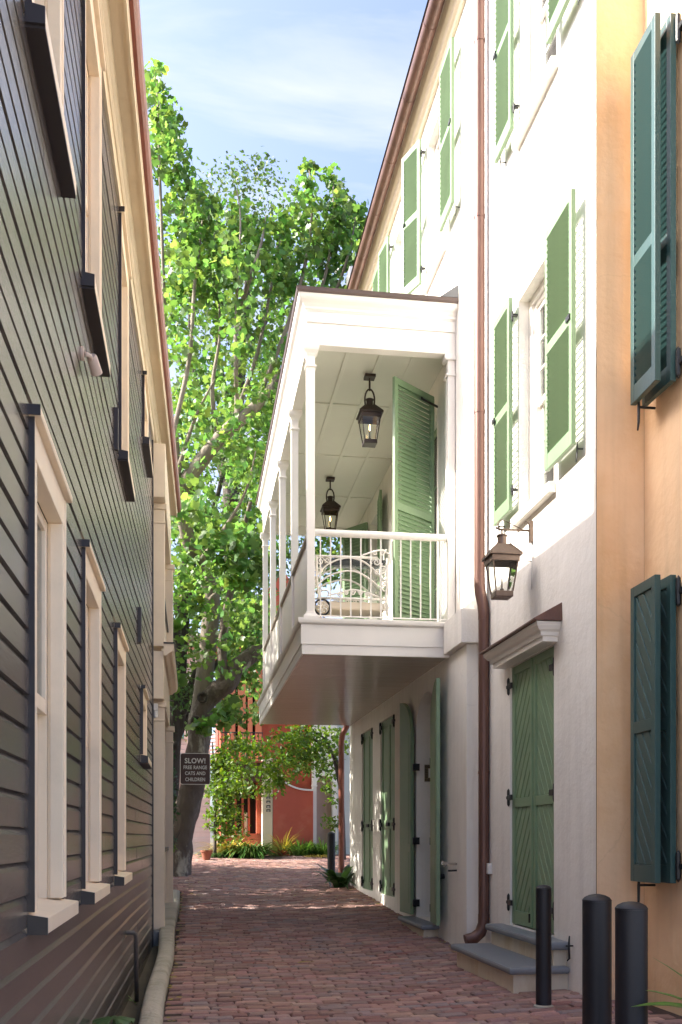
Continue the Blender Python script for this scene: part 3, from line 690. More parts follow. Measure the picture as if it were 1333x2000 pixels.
def eave(path, prof):
    """moulding that runs round corners: path of (x, y, nx, ny) with the outward shift of each corner"""
    m = MB(); n = len(prof)
    for x, y, nx_, ny_ in path:
        for a, b in prof: m.v.append((x + nx_ * a, y + ny_ * a, b))
    for k in range(len(path) - 1):
        for i in range(n):
            j = (i + 1) % n; m.f.append((k * n + i, k * n + j, (k + 1) * n + j, (k + 1) * n + i))
    m.f.append(tuple(range(n))[::-1]); m.f.append(tuple((len(path) - 1) * n + i for i in range(n)))
    return m
hp = [(3.0, 8.10, 0, -1), (2.87, 8.10, -1, -1), (2.87, 9.50, -1, 1), (3.0, 9.50, 0, 1)]
hd = eave(hp, [(-.12, 2.865), (0, 2.865), (0, 2.905), (.02, 2.91), (.028, 2.94), (.05, 2.955), (.072, 2.985), (.078, 3.015), (-.12, 3.015)]).build('door_hood', whitep, wh)
BX(2.88, 3.0, 8.105, 9.495, 2.868, 2.88).build('hood_soffit', whitep, hd)
m = MB(); m.add([(3.0, 7.99, 3.018), (2.762, 7.99, 3.018), (2.762, 9.61, 3.018), (3.0, 9.61, 3.018), (3.0, 8.00, 3.17), (3.0, 9.60, 3.17), (2.762, 7.99, 3.036), (2.762, 9.61, 3.036)],
      [(0, 3, 2, 1), (1, 2, 7, 6), (6, 7, 5, 4), (0, 1, 6, 4), (3, 5, 7, 2)]); m.build('hood_roof', copper, hd, bevel=.004)
def slab(x0, x1, y0, y1, z1, t, name):
    return MB().box(x0, x1, y0, y1, z1 - t, z1).build(name, stepm, st_, bevel=.022)
st_ = thing('door_steps', 'two grey painted steps on cream risers below the chevron boarded green door', 'steps', (2.75, 8.8, 0))
MB().box(2.54, 2.999, 7.86, 9.62, -.1, .145).build('lower_riser', riser, st_, bevel=.006)
MB().box(2.88, 2.9985, 7.88, 9.60, .1455, .335).build('upper_riser', riser, st_, bevel=.006)
slab(2.49, 2.997, 7.80, 9.68, .205, .06, 'lower_tread'); slab(2.83, 3.12, 7.82, 9.66, .398, .063, 'upper_tread')
# arched doorway: step, leaves, number plaque
st2 = thing('arch_step', 'single grey doorstep under the arched doorway beneath the balcony', 'steps', (2.9, 12.7, .1))
MB().box(2.70, 3.3, 11.75, 13.05, 0, .15).build('riser', riser, st2, bevel=.006)
MB().box(2.66, 3.3, 11.70, 13.10, .151, .209).build('tread', stepm, st2, bevel=.02)
def archleaf(o, w, n, width, z0, name, lab):
    """half of an arched door: tall at its free edge, curved down to the hinge side"""
    o = Vector(o); w = Vector(w).normalized(); n = Vector(n).normalized(); t = .045; K = 10
    top = [(width * i / K, sp + ah * math.sin(math.acos(min(1, max(0, 1 - i / K))))) for i in range(K + 1)]
    P = [o + Vector((0, 0, z0))] + [o + w * a + Vector((0, 0, b)) for a, b in top] + [o + w * width + Vector((0, 0, z0))]
    m = MB(); m.prism(P, n * t); l = m.build(name, greend, wh, bevel=.003)
    m = MB(); ins = .075
    for zz0, zz1 in ((z0 + .14, 1.05), (1.15, sp - .02)):
        m.ob(o + w * ins + Vector((0, 0, zz0)) + n * t, w * (width - 2 * ins), n * .006, Vector((0, 0, zz1 - zz0)))
        m.ob(o + w * ins + Vector((0, 0, zz0)) - n * .006, w * (width - 2 * ins), n * .006, Vector((0, 0, zz1 - zz0)))
    m.build('raised_panel', greend, l, bevel=.003); l['label'] = lab
    for z in (.35, 1.15, 2.1):
        h = MB(); c = o + Vector((0, 0, z)); h.ob(c - n * .012, w * .16, n * .012, Vector((0, 0, .05))); h.ob(c - w * .10 - n * .012, w * .10, n * .03, Vector((0, 0, .05))); h.ob(c - w * .10 - n * .05, w * .03, n * .09, Vector((0, 0, .09))); h.build('hinge', iron, l)
    return l
archleaf((2.845, 11.83, 0), (-.11, -1, 0), (-1, .11, 0), .56, .24, 'arched_door_leaf', 'near leaf of the arched door folded back towards the downpipe')
archleaf((2.845, 12.94, 0), (-.05, 1, 0), (-1, -.05, 0), .56, .24, 'arched_door_leaf', 'far leaf of the arched door folded back along the wall')
pl = thing('house_number', 'small bronze house number plaque with key border inside the arched doorway', 'plaque', (3.08, 12.9300, 1.98))
BX(2.985, 3.205, 12.9250, 12.9420, 1.965, 2.185).build('plate', bronze, pl, bevel=.002)
BX(3.035, 3.155, 12.9210, 12.9245, 2.015, 2.135).build('field', whitep, pl)
m = MB()
for k in range(7):
    for zz in (1.975, 2.145):
        xx = 2.992 + k * .030; m.box(xx, xx + .022, 12.9215, 12.9245, zz, zz + .006); m.box(xx, xx + .006, 12.9215, 12.9245, zz + .006, zz + .024); m.box(xx + .006, xx + .018, 12.9215, 12.9245, zz + .022, zz + .028); m.box(xx + .014, xx + .019, 12.9215, 12.9245, zz + .011, zz + .022)
for k in range(4):
    for xx in (2.995, 3.165):
        zz = 2.015 + k * .031; m.box(xx, xx + .026, 12.9215, 12.9245, zz, zz + .006); m.box(xx, xx + .006, 12.9215, 12.9245, zz + .006, zz + .022); m.box(xx + .012, xx + .026, 12.9215, 12.9245, zz + .013, zz + .018)
m.build('key_border', black, pl)
def text_mesh(name, s, size, mat, parent, o, xd, zd, bold=0.0, depth=.0015, sx=1.0, align='CENTER'):
    cu = bpy.data.curves.new(name, 'FONT'); cu.body = s; cu.size = size; cu.align_x = align; cu.extrude = depth; cu.offset = bold; cu.resolution_u = 4; cu.space_character = 1.06
    tmp = bpy.data.objects.new('tmp_text', cu); C.objects.link(tmp)
    dg = bpy.context.evaluated_depsgraph_get(); me = bpy.data.meshes.new_from_object(tmp.evaluated_get(dg))
    bpy.data.objects.remove(tmp); bpy.data.curves.remove(cu)
    me.name = name; me.materials.clear(); me.materials.append(mat)
    xd = Vector(xd).normalized(); zd = Vector(zd).normalized(); nd = xd.cross(zd)
    mm = frame_m(o, xd * sx, zd, nd); w0 = ORG[parent.name]
    me.transform(Matrix.Translation(-w0) @ mm)
    ob = bpy.data.objects.new(name, me); C.objects.link(ob); ob.parent = parent; ORG[ob.name] = w0
    return ob
text_mesh('numeral', '4', .12, iron, pl, (3.095, 12.9190, 2.032), (1, 0, 0), (0, 0, 1), .003, .0015)
# closed shutter doors under the balcony
for o, nm in ((D2, 0), (D1, 1)):
    y0, y1, z0, z1 = o; yc = (y0 + y1) / 2; pr = wh
    for a, b, hd_, d in ((y0 + .004, yc - .003, y0, 1), (yc + .003, y1 - .004, y1, -1)):
        l = MB(); X = XB + .02
        for q, r_ in ((a, a + .075), (b - .075, b)): l.box(X, X + .045, q, r_, z0, z1 - .01)
        for q, r_ in ((z0, z0 + .13), (z0 + 1.0, z0 + 1.13), (z1 - .11, z1 - .01)): l.box(X + .0015, X + .0435, a + .075, b - .075, q, r_)
        lf = l.build('shutter_door', greend, wh, bevel=.004)
        for q, r_ in ((z0 + .13, z0 + 1.0), (z0 + 1.13, z1 - .11)): BX(X + .014, X + .03, a + .075, b - .075, q, r_).build('panel', greend, lf)
        for z in (z0 + .12, z0 + 1.06, z1 - .1):
            hinge(lf, (XB + .012, hd_ + d * .02, z), d, 1.3)
    BX(XB - .012, XB + .019, yc - .09, yc + .09, z0 + 1.04, z0 + 1.09).build('latch_bar', iron, wh, bevel=.004)
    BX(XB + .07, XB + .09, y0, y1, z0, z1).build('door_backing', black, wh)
# eaves cornice and gutter
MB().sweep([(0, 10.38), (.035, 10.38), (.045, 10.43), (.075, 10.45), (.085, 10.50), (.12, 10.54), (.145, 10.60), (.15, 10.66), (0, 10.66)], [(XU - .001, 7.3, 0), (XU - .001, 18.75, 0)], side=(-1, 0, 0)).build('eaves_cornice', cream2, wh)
gp = [(.085 * math.cos(a), .085 * math.sin(a)) for a in [PI * (1 + i / 10) for i in range(11)]] + [(.077 * math.cos(a), .077 * math.sin(a) + .004) for a in [PI * (2 - i / 10) for i in range(11)]]
gu = MB().sweep(gp, [(XU - .245, 7.3, 10.62), (XU - .245, 18.85, 10.62)], side=(-1, 0, 0)).build('eaves_gutter', copper, wh, smooth='auto')
for k in range(10):
    y = 7.9 + k * 1.18; rp = [(.0885 * math.cos(a), .0885 * math.sin(a)) for a in [PI * (1 + i / 10) for i in range(11)]] + [(.0855 * math.cos(a), .0855 * math.sin(a)) for a in [PI * (2 - i / 10) for i in range(11)]]
    MB().sweep(rp, [(XU - .245, y, 10.62), (XU - .245, y + .03, 10.62)], side=(-1, 0, 0)).build('gutter_joint', copper, gu, smooth='auto')
MB().prism([(2.62, 7.2, 10.665), (5.8, 7.2, 12.6), (9.0, 7.2, 10.665)], (0, 11.6, 0)).build('house_roof', shingle, wh)
MB().box(2.98, 3.3, 19.3, 19.75, 9.5, 12.2).build('chimney', whitep, wh); MB().box(2.93, 3.35, 19.25, 19.8, 11.6, 11.72).build('chimney_band', whitep, wh)
# downpipes
XP, YP = 2.912, 10.12
dp = MB(); dp.tube([(2.72, YP, 10.55), (2.74, YP, 10.42), (XP - .005, YP, 10.22), (XP, YP, 10.12), (XP, YP, 3.86)], .055, 16)
d_ = dp.build('downpipe', copper, smooth='auto'); tag(d_, 'tall brown copper downpipe in the angle of the white house beside the lantern', 'downpipe'); ORG[d_.name] = d_.location.copy()
MB().tube([(XP, YP, 3.90), (XP, YP, 3.83), (XP + .006, YP - .012, 3.74), (XP + .024, YP - .038, 3.62), (XP + .030, YP - .05, 3.52), (XP + .030, YP - .05, 3.46)], .0575, 16).build('offset_bend', copper, d_, smooth='auto')
MB().tube([(XP + .030, YP - .05, 3.50), (XP + .030, YP - .05, .42)], .055, 16).build('lower_pipe', copper, d_, smooth='auto')
MB().tube([(XP + .030, YP - .05, .46), (XP + .027, YP - .05, .36), (XP - .005, YP - .05, .27), (XP - .07, YP - .05, .215), (XP - .16, YP - .052, .19)], [.058, .058, .060, .062, .064], 16).build('outlet_elbow', copper, d_, smooth='auto')
for z in (1.9, 5.6, 7.6, 9.4): MB().tube([(XP + (.03 if z < 3.4 else 0), YP - (.05 if z < 3.4 else 0), z - .015), (XP + (.03 if z < 3.4 else 0), YP - (.05 if z < 3.4 else 0), z + .015)], .059, 16).build('strap', copper, d_, smooth='auto')
tag(MB().tube([(2.86, 18.72, 3.5), (2.84, 18.72, 3.3), (2.76, 18.72, 3.15), (2.74, 18.72, 3.0), (2.74, 18.72, .35)], .055, 12).build('downpipe', coppd, smooth='auto'), 'red-brown downpipe at the far corner below the balcony end', 'downpipe')

# ------------------------------------------------------------------ the balcony
YA, YE = 11.22, 18.42
bal = MB().box(1.20, 2.955, YA + .02, YE, 3.42, 3.60).build('balcony', whitep, wh)
eave([(2.955, YA, 0, -1), (1.19, YA, -1, -1), (1.19, YE, -1, 0)], [(-.6, 3.605), (.012, 3.605), (.03, 3.62), (.036, 3.645), (.036, 3.672), (-.6, 3.672)]).build('floor_edge', whitep, bal)
MB().box(1.7, 2.955, YA + .55, YE, 3.61, 3.668).build('deck', stepm, bal)
eave([(2.955, YA, 0, -1), (1.19, YA, -1, -1), (1.19, YE, -1, 0)], [(-.02, 3.385), (.0, 3.385), (.0, 3.604), (-.02, 3.604)]).build('fascia_board', whitep, bal)
eave([(2.955, YA, 0, -1), (1.19, YA, -1, -1), (1.19, YE, -1, 0)], [(-.03, 3.275), (-.011, 3.275), (-.011, 3.384), (-.03, 3.384)]).build('lower_fascia_board', whitep, bal)
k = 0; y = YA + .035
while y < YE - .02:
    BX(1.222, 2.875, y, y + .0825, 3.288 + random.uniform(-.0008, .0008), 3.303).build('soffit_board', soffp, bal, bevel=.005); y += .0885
cy = [YA + .085 + 1.775 * i for i in range(5)]
for i, y in enumerate(cy):
    m = MB(); x0 = 1.305
    m.box(x0 - .045, x0 + .045, y - .045, y + .045, 3.675, 6.72); c = m.build('column', whitep, bal, bevel=.004)
    MB().box(x0 - .062, x0 + .062, y - .062, y + .062, 6.475, 6.50).build('neck_ring', whitep, c, bevel=.008)
    m = MB(); zs = [(6.60, .047), (6.63, .06), (6.66, .085), (6.685, .09), (6.722, .09)]
    for (z0, w0), (z1, w1) in zip(zs, zs[1:]):
        m.add([(x0 + a * w, y + b * w, z) for z, w in ((z0, w0), (z1, w1)) for a, b in ((-1, -1), (1, -1), (1, 1), (-1, 1))], [(0, 1, 5, 4), (1, 2, 6, 5), (2, 3, 7, 6), (3, 0, 4, 7)])
    m.build('capital', whitep, c)
    m = MB(); zs = [(3.675, .085), (3.70, .085), (3.735, .055), (3.76, .047)]
    for (z0, w0), (z1, w1) in zip(zs, zs[1:]):
        m.add([(x0 + a * w, y + b * w, z) for z, w in ((z0, w0), (z1, w1)) for a, b in ((-1, -1), (1, -1), (1, 1), (-1, 1))], [(0, 1, 5, 4), (1, 2, 6, 5), (2, 3, 7, 6), (3, 0, 4, 7)])
    m.build('base', whitep, c)
    if i < 4:
        yy = y + .046
        n = 13; bw = (1.775 - .092) / n
        for k in range(n): BX(1.292, 1.312, yy + k * bw + .002, yy + (k + 1) * bw - .002, 3.675, 4.60).build('panel_board', whitep, bal, bevel=.003)
        MB().box(1.262, 1.345, yy + .004, y + 1.775 - .05, 4.601, 4.645).build('panel_cap', M('brown_cap', (.30, .25, .19), .5) if 'brown_cap' not in MATS else MATS['brown_cap'], bal, bevel=.004)  # cap in one even brown, unlike the white woodwork
# wall pilaster and open railing at the near end
m = MB(); m.box(2.868, 2.952, YA + .03, YA + .14, 3.675, 6.72); pil = m.build('pilaster', whitep, bal, bevel=.004)
MB().box(2.85, 2.957, YA + .015, YA + .155, 6.475, 6.50).build('neck_ring', whitep, pil); MB().box(2.83, 2.957, YA + .005, YA + .165, 6.65, 6.72).build('capital', whitep, pil, bevel=.012)
MB().tube([(1.352, YA + .085, 4.648), (2.866, YA + .085, 4.648)], .040, 12).build('top_rail', whitep, bal, smooth='auto')
MB().box(1.352, 2.866, YA + .078, YA + .092, 3.712, 3.726).build('bottom_rail', whitep, bal)
for k in range(13):
    x = 1.418 + .1145 * k; BX(x - .007, x + .007, YA + .078, YA + .092, 3.7265, 4.62).build('baluster', whitep, bal)
# entablature, roof, ceiling
EP = [(2.957, YA + .03, 0, -1), (1.262, YA + .03, -1, -1), (1.262, YE, -1, 0)]
eave(EP, [(-.13, 6.722), (0, 6.722), (0, 6.965), (-.13, 6.965)]).build('beam', whitep, bal, bevel=.003)
eave(EP, [(-.10, 6.966), (.012, 6.966), (.012, 7.085), (-.10, 7.085)]).build('frieze', whitep, bal, bevel=.002)
eave(EP, [(-.10, 7.086), (.014, 7.086), (.022, 7.10), (.030, 7.105), (.034, 7.13), (.055, 7.16), (.085, 7.185), (.10, 7.205), (.106, 7.243), (-.10, 7.243)]).build('crown_moulding', whitep, bal)
eave(EP, [(-.10, 7.2435), (.116, 7.2435), (.126, 7.262), (.126, 7.300), (-.10, 7.300)]).build('roof_edge', roofm, bal)
m = MB(); m.add([(1.13, YA - .095, 7.301), (2.957, YA - .095, 7.301), (2.957, YE + .1, 7.301), (1.13, YE + .1, 7.301), (2.957, YA + .35, 7.385), (2.957, YE - .2, 7.385)], [(0, 3, 2, 1), (0, 1, 4), (3, 0, 4, 5), (2, 3, 5)])
m.build('balcony_roof', roofm, bal)
MB().prism([(2.75, YA - .099, 7.3015), (2.957, YA - .099, 7.3015), (2.957, YA - .099, 7.45)], (0, .03, 0)).build('flashing', M('grey_flashing', (.12, .125, .13), .45, .1, metal=.4), bal)
MB().box(1.393, 2.957, YA + .162, YE - .13, 6.862, 6.88).build('ceiling', ceilp, bal)
for x in (1.78, 2.17, 2.56): MB().box(x - .022, x + .022, YA + .17, YE - .14, 6.848, 6.8615).build('ceiling_batten', ceilp, bal, bevel=.003)
for i in range(1, 4):
    y = YA + .085 + 1.775 * i
    for xa_, xb_ in ((1.395, 1.757), (1.803, 2.147), (2.193, 2.537), (2.583, 2.955)): BX(xa_, xb_, y - .022, y + .022, 6.846, 6.8615).build('ceiling_batten', ceilp, bal, bevel=.003)
MB().box(1.39, 2.957, YE - .13, YE - .002, 6.722, 6.966).build('end_beam', whitep, bal)
# shuttered doors on the balcony
w = Vector((2.30, 11.62, 0)) - Vector((2.885, 12.10, 0))
sA = shutter(wh, (2.885, 12.10, 3.70), w, (-w.y, w.x, 0), w.length, 2.89, name='balcony_shutter', mid=.485, pitch=.053, flip=-1, tilt=62, label='open louvred balcony door leaf swung out beside the near lantern')
e = Vector((2.885, 12.10, 6.47)); wn_ = w.normalized(); nn = Vector((-w.y, w.x, 0)).normalized()
m = MB(); m.ob(e + nn * .04 - wn_ * .10, wn_ * .34, nn * .006, Vector((0, 0, .028))); m.ob(e + nn * .04 + wn_ * .24, wn_ * .03, nn * .008, Vector((0, 0, .034))); m.tube([e + nn * .03 - wn_ * .10 - Vector((0, 0, .04)), e + nn * .03 - wn_ * .10 + Vector((0, 0, .05))], .014, 8); m.build('strap_hinge', iron, sA)
shutter(wh, (2.93, 15.84, 3.70), (-.12, -1, 0), (-1, .12, 0), .55, 2.85, name='balcony_shutter', join=True)
shutter(wh, (2.93, 13.17, 3.70), (-.10, 1, 0), (-1, -.10, 0), .55, 2.85, name='balcony_shutter', join=True)
shutter(wh, (2.93, 16.92, 3.70), (-.42, .62, 0), (-.62, -.42, 0), .6, 2.85, name='balcony_shutter', join=True)
for o in (BA, BB):
    y0, y1, z0, z1 = o
    s = sash(wh, XU + .14, y0, y1, z0, z1, greend, 2, 4, .04, .09, 'glazed_door'); panes(s, XU + .16, y0, y1, z0, z1, 2, 4, .09)
    BX(XU + .215, XU + .225, y0, y1, z0, z1).build('door_backing', black, wh)

# ------------------------------------------------------------------ lanterns
def lantern(root, c, w, mat, hang, lit, hf=1.2):
    """tapered four-pane gas lantern; c is the centre of the base plate under the glass"""
    x, y, z = c; a = w * .50; b = w * .30; h = w * hf
    def ringbox(hw, zz0, zz1, t):
        m = MB(); m.box(x - hw, x + hw, y - hw, y - hw + t, zz0, zz1); m.box(x - hw, x + hw, y + hw - t, y + hw, zz0, zz1)
        m.box(x - hw, x - hw + t, y - hw + t, y + hw - t, zz0, zz1); m.box(x + hw - t, x + hw, y - hw + t, y + hw - t, zz0, zz1); return m
    BX(x - b * 1.05, x + b * 1.05, y - b * 1.05, y + b * 1.05, z - .05, z).build('base', mat, root, bevel=.004)
    for sx in (-1, 1):
        for sy in (-1, 1): MB().tube([(x + sx * b, y + sy * b, z), (x + sx * a * .93, y + sy * a * .93, z + h)], .008, 4).build('corner_bar', mat, root)
    ringbox(a * .98, z + h - .05, z + h, .008).build('top_band', mat, root)
    q = [(-1, -1), (1, -1), (1, 1), (-1, 1)]
    for i in range(4):
        (ax, ay), (bx_, by_) = q[i], q[(i + 1) % 4]; f0, f1 = b * .97, a * .90
        MB().add([(x + ax * f0, y + ay * f0, z + .004), (x + bx_ * f0, y + by_ * f0, z + .004), (x + bx_ * f1, y + by_ * f1, z + h - .052), (x + ax * f1, y + ay * f1, z + h - .052)], [(0, 1, 2, 3)]).build('pane', lglass, root)
    m = MB(); zs = [(z + h, a * 1.14), (z + h + .012, a * 1.14), (z + h + w * .44, a * .46), (z + h + w * .45, a * .34)]
    vs = [(x + sx * r_, y + sy * r_, zz) for zz, r_ in zs for sx, sy in q]; fs = [(0, 3, 2, 1)]
    for k in range(3):
        for i in range(4): fs.append((k * 4 + i, k * 4 + (i + 1) % 4, k * 4 + 4 + (i + 1) % 4, k * 4 + 4 + i))
    fs.append((12, 13, 14, 15)); m.add(vs, fs); rf = m.build('roof', mat, root)
    for sx, sy in q: MB().tube([(x + sx * a * 1.12, y + sy * a * 1.12, z + h + .016), (x + sx * a * .43, y + sy * a * .43, z + h + w * .462)], .006, 5).build('hip_roll', mat, rf)
    zt = z + h + w * .44
    MB().lathe([(w * .16, zt), (w * .16, zt + w * .30), (w * .20, zt + w * .315), (w * .20, zt + w * .335), (w * .12, zt + w * .38), (.004, zt + w * .40)], (x, y, 0), 16).build('chimney', mat, root, smooth='auto')
    MB().lathe([(.016, z), (.018, z + .03), (.008, z + .035), (.006, z + h * .40), (.001, z + h * .41)], (x, y, 0), 10).build('burner', mat, root, smooth='auto')
    if lit: MB().lathe([(.001, z + h * .41), (.008, z + h * .46), (.006, z + h * .53), (.001, z + h * .66)], (x, y, 0), 8).build('flame', flame, root, smooth=True)
    return zt + w * .40
wl_ = thing('wall_lantern', 'aged copper lantern on an iron scroll bracket beside the downpipe', 'lantern', (2.72, 8.74, 3.37))
zt = lantern(wl_, (2.72, 8.74, 3.415), .255, lampm, False, False)
BX(2.972, 2.999, 8.715, 8.765, 3.87, 4.06).build('wall_plate', lampm, wl_, bevel=.003)
MB().tube([(2.972, 8.74, 3.975), (2.70, 8.74, 3.975), (2.66, 8.74, 3.99)], .010, 8).build('arm', lampm, wl_, smooth=True)
MB().tube([(2.72, 8.74, 3.98), (2.72, 8.74, zt - .02)], .008, 8).build('hanger', lampm, wl_)
sc_ = [(2.975, 8.74, 4.0), (2.962, 8.74, 4.045), (2.94, 8.74, 4.055), (2.925, 8.74, 4.035)]
MB().tube(sc_, .004, 6).build('scroll', lampm, wl_, smooth=True)
MB().tube([(2.90, 8.74, 3.985), (2.80, 8.74, 4.03), (2.74, 8.74, 4.055)] + [(2.725 - .045 * math.sin(t), 8.74, 4.015 + .045 * math.cos(t)) for t in [PI * i / 8 for i in range(9)]], .004, 6).build('scroll', lampm, wl_, smooth=True)
MB().tube([(2.845, 8.74, 3.70), (2.999, 8.74, 3.70)], .003, 6).build('stay', lampm, wl_)
tag(MB().tube([(2.99, 8.73, 3.86), (2.992, 8.72, 3.75), (2.991, 8.725, 3.6), (2.992, 8.73, 3.45)], .004, 6).build('cable', plastic, smooth=True), 'thin pale cable hanging on the white wall below the lantern bracket', 'cable')
for yy, zz, lab in ((12.18, 6.0, 'near dark bronze lantern hanging from the balcony ceiling beside the open louvred leaf'), (15.75, 6.0, 'far dark bronze lantern hanging deeper under the balcony ceiling')):
    hl = thing('hanging_lantern', lab, 'lantern', (2.13, yy, 6.845), 'balcony lanterns')
    zt = lantern(hl, (2.13, yy, zz + .05), .255, lampd, True, True)
    BX(2.13 - .065, 2.13 + .065, yy - .065, yy + .065, 6.81, 6.8455).build('ceiling_plate', lampd, hl, bevel=.003)
    MB().tube([(2.13, yy, 6.81), (2.13, yy, 6.66)], .012, 8).build('stem', lampd, hl)
    zc_ = zt - .07
    MB().tube([(2.13 + .060 * math.cos(t) * (1 if abs(math.cos(t)) > .3 else 1), yy, 6.55 + .13 * math.sin(t)) for t in [-.75 + (PI + 1.5) * i / 14 for i in range(15)]], .011, 6).build('bail', lampd, hl, smooth=True)

# ------------------------------------------------------------------ right edge: orange house
oh = thing('orange_house', 'orange stucco house with dark teal folded shutters at the right edge', 'house', (3.4, 4.0, 0))
XO = 3.38
wall_X(XO, 4.6, 7.284, -.2, 9.6, [(5.75, 6.66, .92, 3.0), (5.75, 6.66, 4.45, 6.9)], .25).build('street_wall', orange, oh)
MB().quad((3.003, 7.286, -.2), (XO, 7.286, -.2), (XO, 7.286, 9.6), (3.003, 7.286, 9.6)).build('return_wall', orange, oh)
MB().quad((XO, 4.6, -.2), (9, 4.6, -.2), (9, 4.6, 9.6), (XO, 4.6, 9.6)).build('front_wall', orange, oh)
MB().box(3.7, 9, 4.65, 7.25, -.2, 9.5).build('inner_wall', black, oh)
for z0, z1 in ((.92, 3.0), (4.45, 6.9)):
    s = sash(oh, XO + .12, 5.75, 6.66, z0, z1, teal, 2, 3, .04, .07, 'window'); panes(s, XO + .14, 5.75, 6.66, z0, z1, 2, 3, .07)
for z0, z1, kd in ((4.42, 6.98, 'louver'), (.92, 3.07, 'board')):
    for j, (xx, ya, yb, an) in enumerate(((3.225, 6.69, 7.11, .02), (3.335, 6.68, 7.11, -.03))):
        shutter.dir = 1; w = Vector((an, 1, 0)).normalized()
        s = shutter(oh, (xx, ya, z0), w, (-w.y, w.x, 0), yb - ya, z1 - z0, kind=kd, mat=teal, mid=.40 if kd == 'louver' else .52, t=.042, st=.06, join=(j == 1), pitch=.05, tilt=55)
        if j: hinge(s, (XO - .02, 6.66, z1 - .12), 1, 1.5); hinge(s, (XO - .02, 6.66, z0 + .12), 1, 1.5)
    hook(oh, (3.26, 7.06, z0 - .03), 1.6)

# ------------------------------------------------------------------ bollards
def bollard(x, y, r_, h, lab):
    b = thing('bollard', lab, 'bollard', (x, y, gz(x, y) - .01), 'black bollards')
    z = gz(x, y) - .02
    MB().lathe([(r_, z), (r_ * 1.004, z + h * .3), (r_ * .997, z + h * .7), (r_, z + h)], (x, y, 0), 28).build('post', bollm, b, smooth='auto')
    MB().lathe([(r_ * 1.30, z + .004), (r_ * 1.26, z + .022), (r_ * 1.02, z + .030)], (x, y, 0), 18).build('mortar_collar', curbm, b, smooth='auto')
    z += h + .0005
    MB().lathe([(r_ * 1.012, z), (r_ * 1.012, z + r_ * .08), (r_ * .86, z + r_ * .27), (r_ * .55, z + r_ * .42), (r_ * .2, z + r_ * .49), (.002, z + r_ * .5)], (x, y, 0), 28).build('domed_cap', bollm, b, smooth='auto')
bollard(2.565, 7.22, .0575, .885, 'slim black bollard standing on the bricks in front of the grey steps')
bollard(2.318, 5.62, .083, .905, 'left one of the two thick black bollards standing together')
bollard(2.272, 5.05, .083, .90, 'right one of the two thick black bollards, nearest the orange wall')
bollard(2.63, 19.3, .075, .95, 'far black bollard beside the red-brown downpipe at the balcony end')

# ------------------------------------------------------------------ small fittings on the white walls
q = onX(958, 1697, XN)
so = thing('outlet_box', 'white outdoor socket box on the wall between downpipe and green door', 'socket', (q.x, q.y, q.z))
BX(XN - .045, XN - .0005, q.y - .075, q.y + .02, q.z - .055, q.z + .055).build('cover', plastic, so, bevel=.008)
MB().tube([(XN - .07, q.y + .075, q.z + .02), (XN - .001, q.y + .075, q.z + .02)], .028, 10).build('connector', plastic, so, smooth='auto'); MB().tube([(XN - .065, q.y + .075, q.z - .035), (XN - .001, q.y + .075, q.z - .035)], .026, 10).build('connector', plastic, so, smooth='auto')
q = onX(893, 1688, XB)
fa = thing('garden_tap', 'chrome garden tap sticking out of the wall beside the near arched leaf', 'tap', (q.x, q.y, q.z))
MB().tube([(XB, q.y, q.z), (XB - .12, q.y, q.z), (XB - .15, q.y, q.z - .03)], .014, 10).build('spout', steel, fa, smooth=True)
MB().tube([(XB - .10, q.y - .0, q.z + .0), (XB - .17, q.y, q.z + .012)], [.012, .026], 10).build('knob', steel, fa, smooth='auto')
MB().tube([(XB, q.y, q.z - .07), (XB - .10, q.y, q.z - .075)], .010, 8).build('pipe_stub', iron, fa)
q = onX(868, 1712, XB)
tag(MB().tube([(XB, q.y, q.z), (XB - .05, q.y, q.z)], [.03, .035], 12).build('wall_valve', iron, smooth='auto'), 'small round dark valve low on the wall behind the arched leaf', 'valve')
q = onX(1120, 1848, XN)
hb = MB(); hb.tube([(XN - .03, q.y, q.z + .08), (XN - .035, q.y, q.z), (XN - .03, q.y, q.z - .10), (XN - .045, q.y + .01, q.z - .12)], [.006, .010, .009, .005], 6); hb.tube([(XN, q.y, q.z), (XN - .06, q.y, q.z)], .007, 6)
tag(hb.build('shutter_holdback', iron, smooth=True), 'black iron holdback on the white wall behind the slim bollard', 'holdback')

# ------------------------------------------------------------------ white iron tea cart on the balcony
tc_ = thing('tea_cart', 'white wrought iron serving cart with cream shelf behind the balcony railing', 'cart', (2.0, 11.9, 3.672))
YC = 11.62
def P(px, py, dy=0.0): v = onY(px, py, YC); return Vector((v.x, YC + dy, v.z))
def curve(pts, n=10):
    pts = [Vector(p) for p in pts]; out = []
    for i in range(len(pts) - 1):
        p0, p1, p2, p3 = pts[max(i - 1, 0)], pts[i], pts[i + 1], pts[min(i + 2, len(pts) - 1)]
        for k in range(n):
            t = k / n; out.append(.5 * ((2 * p1) + (p2 - p0) * t + (2 * p0 - 5 * p1 + 4 * p2 - p3) * t * t + (3 * p1 - p0 - 3 * p2 + p3) * t ** 3))
    return out + [pts[-1]]
def spiral(c, r_, turns, a0, s=1, n=18):
    return [c + Vector((math.cos(a0 + s * 2 * PI * turns * i / n), 0, math.sin(a0 + s * 2 * PI * turns * i / n))) * r_ * (1 - .8 * i / n) for i in range(n + 1)]
